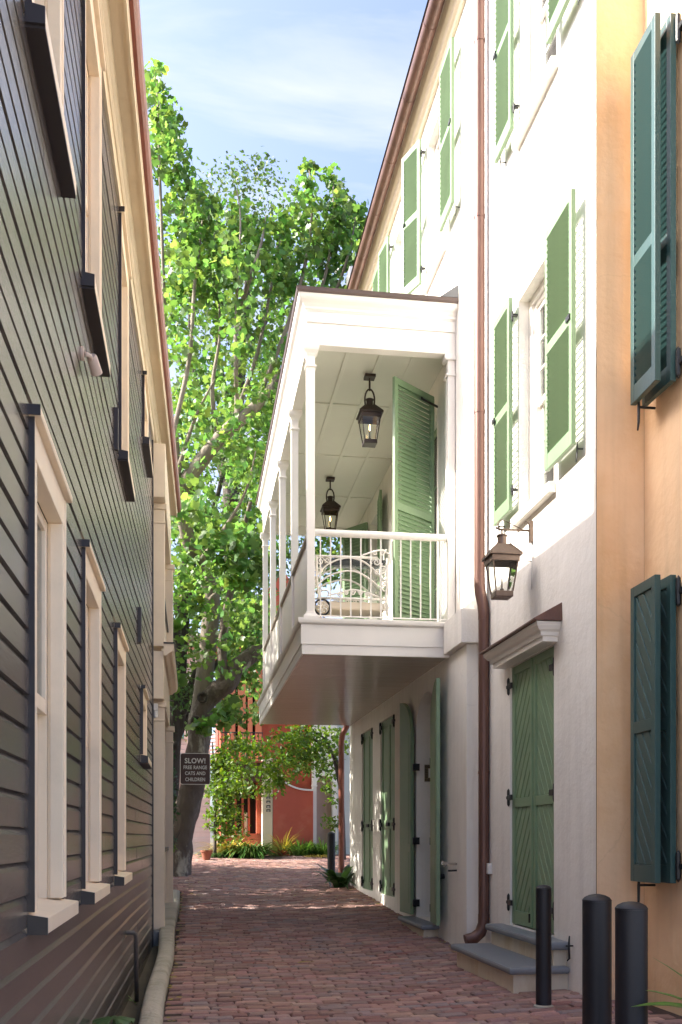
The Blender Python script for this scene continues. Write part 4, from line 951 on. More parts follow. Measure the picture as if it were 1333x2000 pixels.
for dy, nm in ((0, 'front_frame'), (.42, 'back_frame')):
    m = MB(); D = lambda a, b: P(a, b, dy)
    m.tube([D(616, 1086), D(738, 1090)], .015, 6); m.tube([D(619, 1086), D(619, 1125), D(624, 1170), D(626, 1200)], .014, 6); m.tube([D(757, 1090), D(757, 1130), D(754, 1170), D(757, 1202)], .014, 6)
    m.tube(curve([D(616, 1128), D(640, 1103), D(675, 1090), D(712, 1098), D(750, 1132)]), .011, 6)
    m.tube(curve([D(616, 1148), D(640, 1126), D(680, 1115), D(712, 1124), D(752, 1156)]), .011, 6)
    m.tube([D(620, 1168), D(756, 1171)], .015, 6)
    m.tube(curve([D(640, 1163), D(668, 1157), D(690, 1152), D(714, 1157), D(740, 1166)]), .010, 6)
    m.tube(curve([D(706, 1086), D(722, 1080), D(745, 1075), D(762, 1082), D(764, 1062), D(769, 1054)]), .010, 6)
    m.tube([D(622, 1153), D(640, 1153), D(643, 1160)], .010, 6)
    m.build(nm, ironw, tc_, smooth=True)
    m = MB()
    for (a, b), r_, t, a0, s_ in (((626, 1096), .05, 1.6, 0, 1), ((640, 1094), .04, 1.5, 2, -1), ((624, 1114), .04, 1.5, 1, -1), ((736, 1098), .05, 1.6, 3, -1), ((748, 1112), .05, 1.6, 4, 1), ((738, 1118), .035, 1.4, 1, 1), ((750, 1140), .045, 1.6, 2, -1),
                                ((664, 1161), .03, 1.5, 0, 1), ((676, 1158), .03, 1.5, 3, -1), ((690, 1158), .03, 1.5, 0, 1), ((704, 1158), .03, 1.5, 3, -1), ((718, 1162), .03, 1.5, 0, 1), ((754, 1186), .05, 1.6, 2, 1), ((748, 1080), .035, 1.5, 1, 1), ((732, 1081), .028, 1.5, 3, -1)):
        MB().tube(spiral(D(a, b), r_, t, a0, s_), .009, 5).build('scroll', ironw, tc_, smooth=True)
    for (a, b), an in (((634, 1100), .6), ((648, 1092), 2.2), ((622, 1122), -.5), ((728, 1102), 2.4), ((742, 1104), .5), ((744, 1124), -1), ((754, 1146), 1.2), ((670, 1156), .4), ((697, 1155), 2.6), ((724, 1163), .3)):
        c0 = D(a, b); d1 = Vector((math.cos(an), 0, math.sin(an))) * .045; d2 = Vector((-math.sin(an), 0, math.cos(an))) * .017
        MB().prism([c0, c0 + d1 * .5 + d2, c0 + d1, c0 + d1 * .5 - d2], (0, .006, 0)).build('iron_leaf', ironw, tc_)
a = P(624, 1172); b = P(754, 1192)
MB().box(a.x, b.x, YC + .03, YC + .40, b.z, a.z).build('cushion', cush, tc_, bevel=.02)
a = P(619, 1088); b = P(757, 1090)
MB().box(a.x, b.x, YC + .01, YC + .41, a.z - .012, a.z - .004).build('glass_top', lglass, tc_)
for dy in (-.03, .45):
    c0 = P(629, 1187, dy); r_ = .088; wt = MB(); wt.tube([c0 + Vector((math.cos(t), 0, math.sin(t))) * r_ for t in [2 * PI * i / 24 for i in range(25)]], .012, 6, caps=False)
    wo_ = wt.build('wheel', iron, tc_, smooth=True); m = MB()
    for k in range(6): m.tube(spiral(c0 + Vector((math.cos(k * PI / 3), 0, math.sin(k * PI / 3))) * .042, .038, 1.2, k * PI / 3, 1, 10), .006, 5)
    m.build('spokes', ironw, wo_, smooth=True)
tag(MB().box(2.36, 2.78, 11.46, 11.62, 3.673, 3.70).build('door_mat', iron, bevel=.006), 'dark narrow mat on the balcony floor behind the railing', 'mat')

# ------------------------------------------------------------------ foliage
def leafmesh(name, mat, parent, pos, size, kind='lobed', up=0.5, out=None):
    """many single leaves in one mesh: pos (n, 3), size (n,)"""
    n = len(pos)
    if kind == 'lobed': T = np.array([[0, 0, 0], [.2, -.06, .02], [.56, .2, .05], [.30, .42, .03], [.42, .74, -.02], [0, 1, -.05], [-.2, -.06, .02], [-.56, .2, .05], [-.30, .42, .03], [-.42, .74, -.02]]); F = [(0, 1, 2, 3, 4, 5), (0, 5, 9, 8, 7, 6)]
    else: T = np.array([[0, 0, 0], [.30, .42, .05], [0, 1, -.04], [-.30, .42, .05]]); F = [(0, 1, 2), (0, 2, 3)]
    nr = rng.normal(size=(n, 3)); nr[:, 2] += up * 2
    if out is not None: nr += out
    nr /= np.linalg.norm(nr, axis=1)[:, None]
    d = rng.normal(size=(n, 3)); d[:, 2] -= .5; d -= nr * (d * nr).sum(1)[:, None]; d /= np.linalg.norm(d, axis=1)[:, None] + 1e-9
    s = np.cross(d, nr); k = len(T)
    V = pos[:, None, :] + size[:, None, None] * (T[None, :, 0, None] * s[:, None, :] + T[None, :, 1, None] * d[:, None, :] + T[None, :, 2, None] * nr[:, None, :])
    V = V.reshape(-1, 3); o0 = ORG[parent.name] if parent else Vector(V.mean(0)); V = V - np.array(o0)
    me = bpy.data.meshes.new(name); me.vertices.add(n * k); me.vertices.foreach_set('co', V.ravel().astype(np.float32))
    idx = np.concatenate([np.array(f) for f in F]); L = len(idx); loops = (np.arange(n)[:, None] * k + idx[None, :]).ravel()
    me.loops.add(n * L); me.loops.foreach_set('vertex_index', loops.astype(np.int32))
    lens = np.array([len(f) for f in F]); st = np.concatenate([[0], np.cumsum(lens)[:-1]])
    me.polygons.add(n * len(F)); me.polygons.foreach_set('loop_start', (np.arange(n)[:, None] * L + st[None, :]).ravel().astype(np.int32))
    me.update(calc_edges=True); me.validate(); me.materials.append(mat)
    o = bpy.data.objects.new(name, me); C.objects.link(o); ORG[o.name] = o0
    if parent: o.parent = parent
    else: o.location = o0
    return o
def clumps_to_leaves(cl):
    """cl: list of (x, y, z, rx, ry, rz, n)"""
    P_ = []
    for x, y, z, rx, ry, rz, n in cl:
        u = rng.normal(size=(n, 3)); u /= np.linalg.norm(u, axis=1)[:, None]; u *= (rng.random(n) ** .45)[:, None]
        P_.append(np.array([x, y, z]) + u * np.array([rx, ry, rz]))
    return np.concatenate(P_)
def xr(rows, y):
    ys = [r_[0] for r_ in rows]; return float(np.interp(y, ys, [r_[1] for r_ in rows])), float(np.interp(y, ys, [r_[2] for r_ in rows]))
def limb(parent, pts, Ys, rs, mat, name, n=10, wob=.0):
    p3 = [onY(a, b, Y) for (a, b), Y in zip(pts, Ys)]
    c = curve(p3, 6); rr = np.interp(np.linspace(0, len(rs) - 1, len(c)), range(len(rs)), rs)
    t_ = MB().tube(c, list(rr), n)
    if wob:
        for k in range(len(t_.v)):
            ring = k // n; cc = c[min(ring, len(c) - 1)]; v = Vector(t_.v[k]); a_ = k % n * 2 * PI / n
            f_ = 1 + wob * (.5 * math.sin(3 * a_ + ring * .5) + .35 * math.sin(5 * a_ - ring * .9 + 1) + .3 * math.sin(2 * a_ + ring * 1.7) + random.uniform(-.25, .25))
            t_.v[k] = tuple(cc + (v - cc) * f_)
    return t_.build(name, mat, parent, smooth=True)
# big sycamore in the middle of the lane
YT = 21.7
tr = thing('sycamore_tree', 'tall sycamore with mottled leaning trunk where the alley widens', 'tree', (-.33, YT, gz(-.33, YT)))
limb(tr, [(338, 1730), (346, 1690), (353, 1630), (368, 1570), (381, 1510), (388, 1450), (391, 1395)], [YT] * 7, [.42, .295, .275, .262, .245, .235, .23], bark, 'trunk', 22, .10)
limb(tr, [(390, 1420), (394, 1370), (402, 1300), (409, 1235), (414, 1175), (405, 1130), (396, 1090), (372, 1064), (360, 1019), (350, 985), (344, 930), (338, 840)], [YT, YT, 21.6, 21.5, 21.4, 21.3, 21.2, 21.0, 20.8, 20.6, 20.4, 20.2], [.26, .20, .19, .185, .18, .17, .16, .15, .14, .13, .12, .10], barkp, 'limb', 12)
limb(tr, [(389, 1415), (402, 1372), (425, 1350), (446, 1335), (458, 1312), (476, 1292), (505, 1272), (540, 1262), (590, 1235)], [YT, 21.6, 21.5, 21.4, 21.4, 21.4, 21.5, 21.6, 21.8], [.25, .21, .20, .19, .17, .17, .17, .16, .13], bark, 'limb', 16, .08)
limb(tr, [(436, 1345), (436, 1310), (434, 1270), (440, 1210), (452, 1150), (470, 1060), (490, 980)], [21.4, 21.3, 21.3, 21.2, 21.1, 21.0, 20.8], [.10, .10, .095, .09, .07, .06, .04], bark, 'limb', 8)
limb(tr, [(352, 985), (361, 947), (390, 905), (426, 860), (450, 836), (480, 812), (516, 776), (540, 743), (575, 690), (600, 620)], [20.6, 20.4, 20.2, 20.0, 19.9, 19.9, 19.9, 20, 20.2, 20.4], [.13, .155, .15, .14, .14, .12, .10, .09, .07, .05], barkp, 'limb', 10)
for pts in ([(464, 830), (463, 780), (461, 720), (460, 660), (462, 600), (466, 520), (470, 430), (463, 370)], [(346, 960), (335, 860), (325, 700), (318, 500), (312, 330), (308, 200), (306, 150)], [(450, 836), (500, 700), (530, 560), (548, 470)], [(500, 790), (560, 640), (600, 500), (610, 400), (604, 330)], [(540, 745), (600, 640), (640, 520), (650, 420), (652, 340)],
            [(600, 640), (650, 580), (680, 500), (696, 420)], [(335, 860), (370, 700), (380, 560), (395, 440), (398, 380)], [(426, 862), (415, 760), (430, 650), (425, 560)], [(470, 600), (490, 540), (512, 470), (520, 420)], [(344, 930), (380, 820), (420, 740)], [(396, 1090), (440, 1030), (480, 960), (500, 880)], [(405, 1130), (370, 1150), (340, 1180)], [(412, 1170), (450, 1130), (490, 1090)]):
    n = len(pts); Y0 = 20.2 + rng.uniform(-.6, .6)
    limb(tr, pts, [Y0 + rng.uniform(-.4, .4) for _ in pts], list(np.linspace(.055, .012, n)), barkp, 'branch', 6)
for (a, b), r_ in (((396, 1363), .10), ((382, 1408), .085)):
    c0 = onY(a, b, 21.42); m = MB(); K = 16
    m.lathe([(r_ * 1.15, -.0), (r_ * 1.2, .05), (r_ * 1.0, .09), (r_ * .72, .085), (r_ * .5, .0), (.01, -.04)], (0, 0, 0), K)
    R_ = Matrix.Translation(c0) @ Matrix.Rotation(PI / 2, 4, 'X'); m.v = [tuple(R_ @ Vector(v)) for v in m.v]; m.build('knot_hole', barkd, tr, smooth=True)
rows = [(140, 288, 318), (200, 288, 336), (300, 292, 352), (350, 296, 385), (380, 298, 410), (430, 302, 715), (520, 308, 708), (600, 312, 700), (700, 324, 600), (800, 336, 580), (900, 345, 555), (1000, 345, 535), (1100, 335, 540), (1200, 328, 540), (1290, 328, 540)]
cl = []
def addc(px, py, Y, r_, n, rz=1.0): v = onY(px, py, Y); cl.append((v.x, v.y, v.z, r_, r_, r_ * rz, n))
for (px, py), h in (((308, 140), 190), ((330, 205), 110), ((348, 300), 100), ((396, 372), 110), ((603, 335), 190), ((652, 345), 210), ((694, 405), 130), ((712, 455), 90), ((548, 440), 150), ((470, 410), 150), ((430, 470), 120), ((512, 430), 130), ((365, 430), 120)):
    for k in range(int(h / 22) + 1):
        t = k * 22; addc(px + rng.uniform(-9, 9) * (1 + t / 120), py + t, 20.4 + rng.uniform(-.8, .8), .22 + .0013 * t, int(36 + t * .24), 1.25)
for k in range(190):
    py = rng.uniform(410, 1290)
    a, b = xr(rows, py); px = rng.uniform(a, b)
    if 905 < py < 1010 and 385 < px < 480 and rng.random() < .75: continue
    if py > 1010 and rng.random() < .25: continue
    Y = rng.uniform(18.6, 24.5) if px < 500 else rng.uniform(19.8, 24.5)
    addc(px, py, Y, rng.uniform(.38, .72), int(rng.uniform(52, 105)))
for k in range(26): addc(rng.uniform(600, 720), rng.uniform(960, 1130), rng.uniform(21, 25), .6, 60)
for k in range(30): addc(rng.uniform(435, 520), rng.uniform(1180, 1420), rng.uniform(22.5, 26), rng.uniform(.25, .45), 42)
pos = clumps_to_leaves(cl)
stuff(leafmesh('crown', leafa, tr, pos, rng.uniform(.055, .165, len(pos)), 'lobed', .35))
# sprigs of big leaves close to the fork and near the porch
cl = []
for px, py, Y, r_, n in ((445, 1100, 19.5, .45, 60), (480, 1060, 19.6, .45, 60), (420, 1060, 19.4, .4, 45), (500, 1110, 19.7, .4, 45), (360, 1000, 18.5, .3, 26), (340, 1330, 18.8, .18, 12), (345, 1210, 19, .2, 14), (398, 1418, 20.9, .22, 26), (440, 1395, 21, .35, 40), (470, 1130, 19.6, .3, 30)): addc(px, py, Y, r_, n, .8)
pos = clumps_to_leaves(cl); stuff(leafmesh('low_sprigs', leafa, tr, pos, rng.uniform(.15, .24, len(pos)), 'lobed', .5))
# dark trunked tree behind
t2 = thing('dark_tree', 'dark barked tree with many stems rising behind the porch column', 'tree', (-.6, 23.6, gz(-.6, 23.6)))
limb(t2, [(336, 1680), (334, 1560), (338, 1470), (344, 1380), (350, 1290), (357, 1200), (362, 1110), (366, 1000), (385, 900)], [23.6] * 9, [.20, .18, .175, .175, .18, .17, .15, .13, .08], barkd, 'trunk', 14, .08)
for pts, r0 in (([(338, 1490), (352, 1420), (372, 1340), (395, 1280), (418, 1200), (440, 1100)], .09), ([(340, 1460), (365, 1405), (392, 1350), (420, 1300), (450, 1250), (470, 1200)], .075), ([(345, 1420), (370, 1395), (400, 1370)], .05), ([(352, 1280), (330, 1180), (322, 1080)], .06), ([(360, 1130), (400, 1040), (430, 950), (440, 860)], .08), ([(356, 1230), (375, 1150), (380, 1060), (372, 960)], .06)):
    limb(t2, pts, [23.6 + rng.uniform(-.3, .3) for _ in pts], list(np.linspace(r0, r0 * .45, len(pts))), barkd, 'stem', 8)
cl = []
for k in range(130):
    py = rng.uniform(850, 1420); px = rng.uniform(322, 545 if py < 1300 else 440)
    if 905 < py < 1000 and 385 < px < 470: continue
    addc(px, py, rng.uniform(22.5, 27), rng.uniform(.35, .7), int(rng.uniform(40, 85)))
pos = clumps_to_leaves(cl); stuff(leafmesh('crown', leafb, t2, pos, rng.uniform(.08, .15, len(pos)), 'oval', .4))
# fine leaved live oak in the distance
t3 = thing('live_oak', 'fine leaved dark green oak whose rounded top shows behind the sycamore', 'tree', (1.5, 36, gz(1.5, 36)))
limb(t3, [(470, 1640), (466, 1400), (460, 1200), (452, 1000), (458, 850), (470, 700), (485, 560), (490, 430)], [36] * 8, [.45, .4, .36, .32, .28, .22, .14, .06], barkd, 'trunk', 10)
for pts in ([(455, 980), (420, 880), (385, 760), (370, 640), (380, 520)], [(452, 1010), (500, 930), (545, 860), (580, 790), (600, 700)], [(460, 850), (430, 720), (425, 600), (440, 480)], [(470, 700), (520, 620), (540, 520), (545, 430)], [(456, 1090), (520, 1050), (560, 1010)]):
    limb(t3, pts, [36 + rng.uniform(-1, 1) for _ in pts], list(np.linspace(.17, .03, len(pts))), barkd, 'limb', 7)
orow = [(318, 455, 525), (345, 430, 555), (400, 340, 560), (500, 320, 600), (650, 325, 660), (800, 340, 640), (1000, 340, 600), (1200, 330, 600)]
cl = []
for k in range(165):
    py = 318 + 880 * rng.random() ** 1.0; a, b = xr(orow, py); px = rng.uniform(a, b)
    if 905 < py < 1000 and 390 < px < 470 and rng.random() < .8: continue
    addc(px, py, rng.uniform(33.5, 38.5), rng.uniform(.5, .95), int(rng.uniform(45, 95)))
pos = clumps_to_leaves(cl); stuff(leafmesh('crown', leafb, t3, pos, rng.uniform(.11, .21, len(pos)), 'oval', .4))
# far trees close the view; three nearer ones are added to shade the lane
for x, y, h, w_, lab in ((-3.3, 17.4, 7.6, 1.9, 'leafy shade tree added left of the lane just beyond the porch'), (-4.2, 20.6, 8.8, 2.4, 'leafy shade tree added left of the lane second beyond the porch'), (-4.2, 23.5, 9.2, 2.8, 'leafy tree added left of the lane to shade the sycamore trunk'), (-3.5, 44, 9.5, 3.8, 'leafy dark tree far behind at the left of the lane'), (7.5, 46, 9, 3.6, 'leafy dark tree far behind the white arch')):
    tt = thing('background_tree', lab, 'tree', (x, y, gz(x, y)), 'background trees')
    MB().tube([(x, y, .6), (x + .2, y, 3), (x - .1, y, h * .8)], [.3, .25, .1], 8).build('trunk', barkd, tt, smooth=True)
    cl = [(min(x + rng.normal() * w_ * .5, x + 1.15 if y < 40 else 99), y + rng.normal() * w_ * .4, h * rng.uniform(.22, 1.0), 1.1, 1.1, .9, 85) for k in range(45 if 27 < y < 30 else 85 if y < 40 else 60)]
    pos = clumps_to_leaves(cl); stuff(leafmesh('crown', leafb, tt, pos, rng.uniform(.16, .3, len(pos)), 'oval', .4))

# ------------------------------------------------------------------ sign on the trunk
sg = thing('warning_sign', 'brown sign with white lettering fixed to the sycamore trunk', 'sign', onY(381, 1502, YT - .40))
YS = YT - .42; a = onY(352, 1471, YS); b = onY(411, 1533, YS); cx_, cz_ = (a.x + b.x) / 2, (a.z + b.z) / 2; hw, hh = (b.x - a.x) / 2, (a.z - b.z) / 2
def rrect(hw, hh, r_, y, n=6):
    P_ = []
    for sx, sz, a0 in ((1, 1, 0), (-1, 1, PI / 2), (-1, -1, PI), (1, -1, 1.5 * PI)):
        for i in range(n + 1): t = a0 + PI / 2 * i / n; P_.append((cx_ + sx * (hw - r_) + r_ * math.cos(t), y, cz_ + sz * (hh - r_) + r_ * math.sin(t)))
    return P_
MB().prism(rrect(hw, hh, .045, YS), (0, .006, 0)).build('border', signw, sg)
MB().prism(rrect(hw - .012, hh - .012, .035, YS - .003), (0, .0028, 0)).build('face', signm, sg)
for s_, zz, sz, bo in (('SLOW!', 1486, .150, .0035), ('FREE RANGE', 1499, .105, .0018), ('CATS AND', 1510.5, .105, .0018), ('CHILDREN', 1522.5, .105, .0018)):
    v = onY(381, zz, YS); text_mesh('lettering', s_, sz * .98, signw, sg, (cx_, YS - .0052, v.z - sz * .35), (1, 0, 0), (0, 0, 1), bo, .0012, .80 if len(s_) > 6 else .92)
for dz in (-.8, .8): MB().tube([(cx_, YS - .003, cz_ + hh * dz), (cx_, YS + .25, cz_ + hh * dz)], .010, 6).build('screw', iron, sg)

# ------------------------------------------------------------------ red house and its neighbours at the end of the lane
YR = 29.0; gr = gz(1.5, YR)
rh = thing('red_house', 'red orange house with iron balcony half hidden by leaves at the lane end', 'house', (1.6, 30, gr))
MB().box(.80, 4.4, YR + .45, 33, gr - .2, 6.6).build('wall', red, rh)
m = MB(); m.prism([(.6, YR + .3, 6.61), (4.6, YR + .3, 6.61), (2.6, YR + .3, 8.9)], (0, 4, 0)); m.build('gable_roof', red, rh)
for a, b in ((446, 460), (466, 481), (485, 494), (500, 512)):
    xa_, xb_ = onY(a, 1400, YR).x, onY(b, 1400, YR).x
    MB().box(xa_, xb_, YR + .10, YR + .4, 3.36, 6.6).build('pillar', M('salmon_pillar_stucco', (.72, .24, .13), .8, .08) if 'salmon_pillar_stucco' not in MATS else MATS['salmon_pillar_stucco'], rh, bevel=.01)
for a, b in ((460, 466), (481, 485), (494, 500), (438, 446)):
    xa_, xb_ = onY(a, 1400, YR).x, onY(b, 1400, YR).x
    w = BX(xa_, xb_, YR + .30, YR + .40, 3.4, 6.5).build('window', redp, rh); BX(xa_ + .02, xb_ - .02, YR + .28, YR + .2995, 3.5, 6.4).build('pane', black, w)
MB().box(.80, 1.95, YR - .55, YR + .44, 2.80, 3.32).build('balcony_fascia', plum, rh); MB().box(.75, 2.0, YR - .6, YR + .44, 3.3205, 3.37).build('balcony_floor', redp, rh)
m = MB(); m.tube([(.80, YR - .52, 4.16), (1.95, YR - .52, 4.16)], .018, 6); m.tube([(.80, YR - .52, 3.95), (1.95, YR - .52, 3.95)], .010, 6); m.tube([(.80, YR - .52, 3.45), (1.95, YR - .52, 3.45)], .012, 6); m.build('handrail', iron, rh)
for k in range(11):
    x = .82 + k * .112; MB().tube([(x, YR - .52, 3.38), (x, YR - .52, 4.15)], .010, 5).build('picket', iron, rh)
    if k < 10: MB().tube([(x + .012 + .045 * (1 - math.cos(t)), YR - .52, 3.72 + .18 * math.sin(t)) for t in [PI * i / 8 for i in range(9)]], .008, 5).build('picket_arch', iron, rh)
MB().box(.80, 1.98, YR + .05, YR + .44, gr + .001, 1.35).build('stall_riser', redp, rh)
MB().box(.82, 1.78, YR + .25, YR + .44, 1.351, 2.79).build('shop_window', black, rh)
for x in (.95, 1.22, 1.42, 1.60): MB().box(x - .03, x + .03, YR + .20, YR + .249, 1.351, 2.79).build('mullion', redp, rh)
MB().box(1.47, 1.56, YR + .243, YR + .2485, 1.36, 1.95).build('curtain', curt, rh)
MB().box(1.80, 1.94, YR - .1, YR + .44, 1.351, 2.795).build('pier', red, rh)
pp = thing('cream_pillar', 'narrow cream pillar with four small dark plaques beside the curved red wall', 'pillar', (2.07, YR - .45, gr))
MB().box(1.93, 2.215, YR - .6, YR - .2, gr - .1, 3.45).build('shaft', M('cream_pillar_stucco', (.66, .57, .44), .85, .05), pp, bevel=.012)
for k, (za, zb) in enumerate(((1556, 1561), (1564, 1569), (1573, 1578.5), (1581, 1586))):
    v0, v1 = onY(520.5, za, YR - .6), onY(528.5, zb, YR - .6)
    p_ = BX(v0.x, v1.x, YR - .612, YR - .601, v1.z, v0.z).build('plaque', iron, pp); BX(v0.x + .025, v1.x - .025, YR - .616, YR - .6125, v1.z + .012, v0.z - .035).build('plaque_mark', signw, pp)
v0 = onY(519, 1549, YR - .6); m = MB(); m.tube([(v0.x + .0, YR - .607, v0.z), (v0.x + .01, YR - .607, v0.z + .25), (v0.x + .08, YR - .607, v0.z + .36), (v0.x + .15, YR - .607, v0.z + .40)], .018, 6); m.build('iron_bracket', iron, pp)
cw = thing('curved_garden_wall', 'curved red garden wall with a white swooping coping at the lane end', 'wall', (2.8, YR - .4, gr))
K = 14; top = []
for i in range(K + 1):
    t = i / K; x = 2.23 + 1.17 * t; y = YR - .55 + .55 * math.sin(t * PI / 2) * .6; z = 2.56 + .52 * (1 - t) ** 2.6; top.append((x, y, z))
m = MB()
for i in range(K + 1):
    x, y, z = top[i]; m.v += [(x, y, gr - .1), (x, y, z), (x, y + .2, z), (x, y + .2, gr - .1)]
for i in range(K):
    for j in range(3): m.f.append((i * 4 + j, i * 4 + j + 1, i * 4 + 5 + j, i * 4 + 4 + j))
m.f += [(0, 3, 2, 1), tuple(K * 4 + j for j in range(4))]; m.build('wall', red, cw, smooth='auto')
m = MB()
for x, y, z in top: m.v += [(x, y - .03, z + .002), (x, y - .03, z + .05), (x, y + .23, z + .05), (x, y + .23, z + .002)]
for i in range(K):
    for j in range(4): m.f.append((i * 4 + j, i * 4 + (j + 1) % 4, i * 4 + 4 + (j + 1) % 4, i * 4 + 4 + j))
m.f += [(0, 3, 2, 1), tuple(K * 4 + j for j in range(4))]; m.build('coping', whitep, cw)
ah_ = thing('arched_house', 'white house front with a mauve arched recess behind the curved wall', 'house', (3.9, YR + .2, gr))
m = MB(); x0, x1, xe = 3.52, 3.98, 4.9; zb_ = gr - .1; spz = 2.75; rad = (x1 - x0) / 2; yf = YR - .05
m.box(3.41, x0, yf, yf + .3, zb_, 6.8); m.box(x1, 4.12, yf, yf + .3, zb_, 6.8)
pts = [(x0 + rad - rad * math.cos(PI * i / 12), yf, spz + rad * 1.15 * math.sin(PI * i / 12)) for i in range(13)]
for i in range(12):
    p_, q_ = pts[i], pts[i + 1]; m.prism([p_, q_, (q_[0], yf, 6.8), (p_[0], yf, 6.8)], (0, .3, 0))
m.build('front_wall', whitep, ah_); MB().box(3.42, 4.13, yf + .305, yf + .4, zb_, 6.8).build('recess_wall', mauve, ah_); MB().box(3.39, 3.54, yf - .03, yf + .3, spz - .05, spz - .01).build('impost', whitep, ah_)
MB().box(4.13, 9, yf + .1, yf + 4, zb_, 6.8).build('side_wall', paleb, ah_)
ph = thing('pale_house', 'pale grey boarded house with turquoise shutters seen through the trees', 'house', (-3.0, 33, gr))
for k in range(40): MB().box(-8, .55, 32 - (k % 2) * .0, 33, gr + .16 * k + .001, gr + .16 * k + .155).build('siding_board', paleb, ph)
for x, z in ((-.95, 4.3), (.0, 4.3), (-.95, 1.6), (-2.2, 4.3)):
    w = BX(x - .25, x + .25, 31.93, 31.998, z, z + 1.5).build('window', whitep, ph); BX(x - .2, x + .2, 31.92, 31.929, z + .05, z + 1.45).build('pane', black, w)
    for s_ in (-1, 1): BX(x + s_ * .38 - .12, x + s_ * .38 + .12, 31.93, 31.997, z, z + 1.5).build('shutter', tealp, ph)
MB().prism([(-8.3, 31.6, gr + 6.4), (.8, 31.6, gr + 6.4), (-3.7, 31.6, gr + 9)], (0, 3, 0)).build('roof', shingle, ph)
m = MB()
gb = thing('garden_balcony', 'white slatted porch gallery between the sycamore trunk and the red house', 'porch', (.4, 30, 3))
for k in range(9):
    z = 3.25 + k * .11; MB().ob((-.15, 30, z), (.85, -.0, .10), (0, .04, 0), (0, 0, .05)).build('slat', whitep, gb)
MB().box(-.15, -.08, 29.98, 30.06, gr, 4.9).build('post', whitep, gb); MB().box(.66, .74, 29.98, 30.06, gr, 4.9).build('post', whitep, gb)

# ------------------------------------------------------------------ planting
def blade_leaf(p, d, L, w, droop, segs=7, fold=.15, rise=1.0, profile=None):
    """one arching leaf: start p, heading d (horizontal), length, width"""
    p = Vector(p); d = Vector((d[0], d[1], 0)).normalized(); s = Vector((-d.y, d.x, 0)); m = MB()
    for i in range(segs + 1):
        t = i / segs; c = p + d * (L * (t * .55 + .35 * t * t) * (1.2 - .35 * rise)) + Vector((0, 0, L * (rise * t - droop * t * t)))
        ww = (profile(t) if profile else math.sin(PI * (.08 + .92 * t) ** .8)) * w * .5
        ww = max(ww, .002); m.v += [c - s * ww + Vector((0, 0, fold * ww)), c, c + s * ww + Vector((0, 0, fold * ww))]
    for i in range(segs):
        for j in range(2): m.f.append((i * 3 + j, i * 3 + j + 1, i * 3 + 4 + j, i * 3 + 3 + j))
    return m
def clump(name, lab, cat, c, n, L, w, droop, mat, spread, rise=(.6, 1.0), group=None, single=True):
    root = thing(name, lab, cat, c, group); big = MB()
    for k in range(n):
        a = 2 * PI * k / n + rng.uniform(-.35, .35); r_ = rng.uniform(0, spread)
        b = blade_leaf((c[0] + r_ * math.cos(a), c[1] + r_ * math.sin(a), c[2] - .02), (math.cos(a), math.sin(a)), L * rng.uniform(.65, 1.1), w * rng.uniform(.8, 1.15), droop * rng.uniform(.7, 1.25), rise=rng.uniform(*rise))
        if single: b.build('leaf', mat, root, smooth=True)
        else: big.add(b.v, b.f)
    if not single: stuff(big.build('blades', mat, root, smooth=True))
    return root
clump('aspidistra', 'dark broad leaved plant against the wall under the far balcony end', 'plant', (2.62, 18.25, gz(2.6, 18.25)), 30, .78, .14, .66, aspid, .18, (.75, 1.3))
rb = thing('broad_leaf_plant', 'plant with broad pale green leaves in the bottom right corner', 'plant', (2.95, 4.85, -.06))
LP = lambda t: math.sin(PI * min(1, .04 + .96 * t)) ** .8
for (dx, dy), L, w, dr, ri in (((-1, .06), .98, .17, .56, 1.0), ((-1, .22), .90, .10, .44, 1.0), ((-.3, -.9), .6, .12, .5, .9), ((-.8, .25), .80, .10, .22, 1.05), ((-.9, -.35), .5, .11, .4, .9), ((.8, -.3), .6, .12, .5, .9)):
    blade_leaf((2.95, 4.85, -.05), (dx, dy), L, w, dr, 10, .25, ri, LP).build('leaf', aspidb, rb, smooth=True)
v = onY(222, 1990, 5.75)
rl = thing('round_leaf_plant', 'round glossy green leaf plant at the foot of the brown house', 'plant', (v.x + .02, v.y, -.18))
for k, (dx, dy, dz, r_) in enumerate(((0, 0, 0, .115), (-.06, .16, -.08, .08), (.03, -.16, -.05, .09))):
    m = MB(); n = 26; c = Vector((v.x + dx, v.y + dy, v.z + dz)); m.v.append(tuple(c))
    for ring, f_ in ((1, .5), (2, 1.0)):
        for i in range(n):
            t = .18 + (2 * PI - .36) * i / (n - 1) - PI / 2; rr = r_ * f_ * (1 + .03 * math.sin(t * 5))
            m.v.append((c.x + rr * math.cos(t), c.y + rr * math.sin(t), c.z + .010 * math.sin(t * 9) * f_ - .05 * f_ * f_ * .5 + .010))
    for i in range(n - 1):
        m.f.append((0, 1 + i, 2 + i)); m.f.append((1 + i, 1 + n + i, 2 + n + i, 2 + i))
    m.build('leaf', aspid, rl, smooth=True); MB().tube([(v.x + .02, v.y, -.2), c + Vector((0, 0, -.005))], .006, 6).build('stalk', aspid, rl)
v = onX(272, 1905, -.44); clump('fern', 'small green fern by the drain pipe at the foot of the brown house', 'plant', (-.43, v.y, gz(-.4, v.y) - .17), 16, .22, .03, .5, blade, .03, (.8, 1.3))
YG = 28.35
def gpos(px, Y): x = onY(px, 1660, Y).x; return (x, Y, gz(x, Y))
clump('agapanthus_clump', 'large clump of arching strap leaves before the dark shop window', 'plant', gpos(490, 27.6), 300, 1.05, .05, .85, blade, .45, (.7, 1.15), single=False)
clump('agapanthus_clump', 'yellowing strap leaf clump left of the big arching clump', 'plant', gpos(450, 28.0), 180, .95, .055, .8, bladey, .4, (.8, 1.2), single=False)
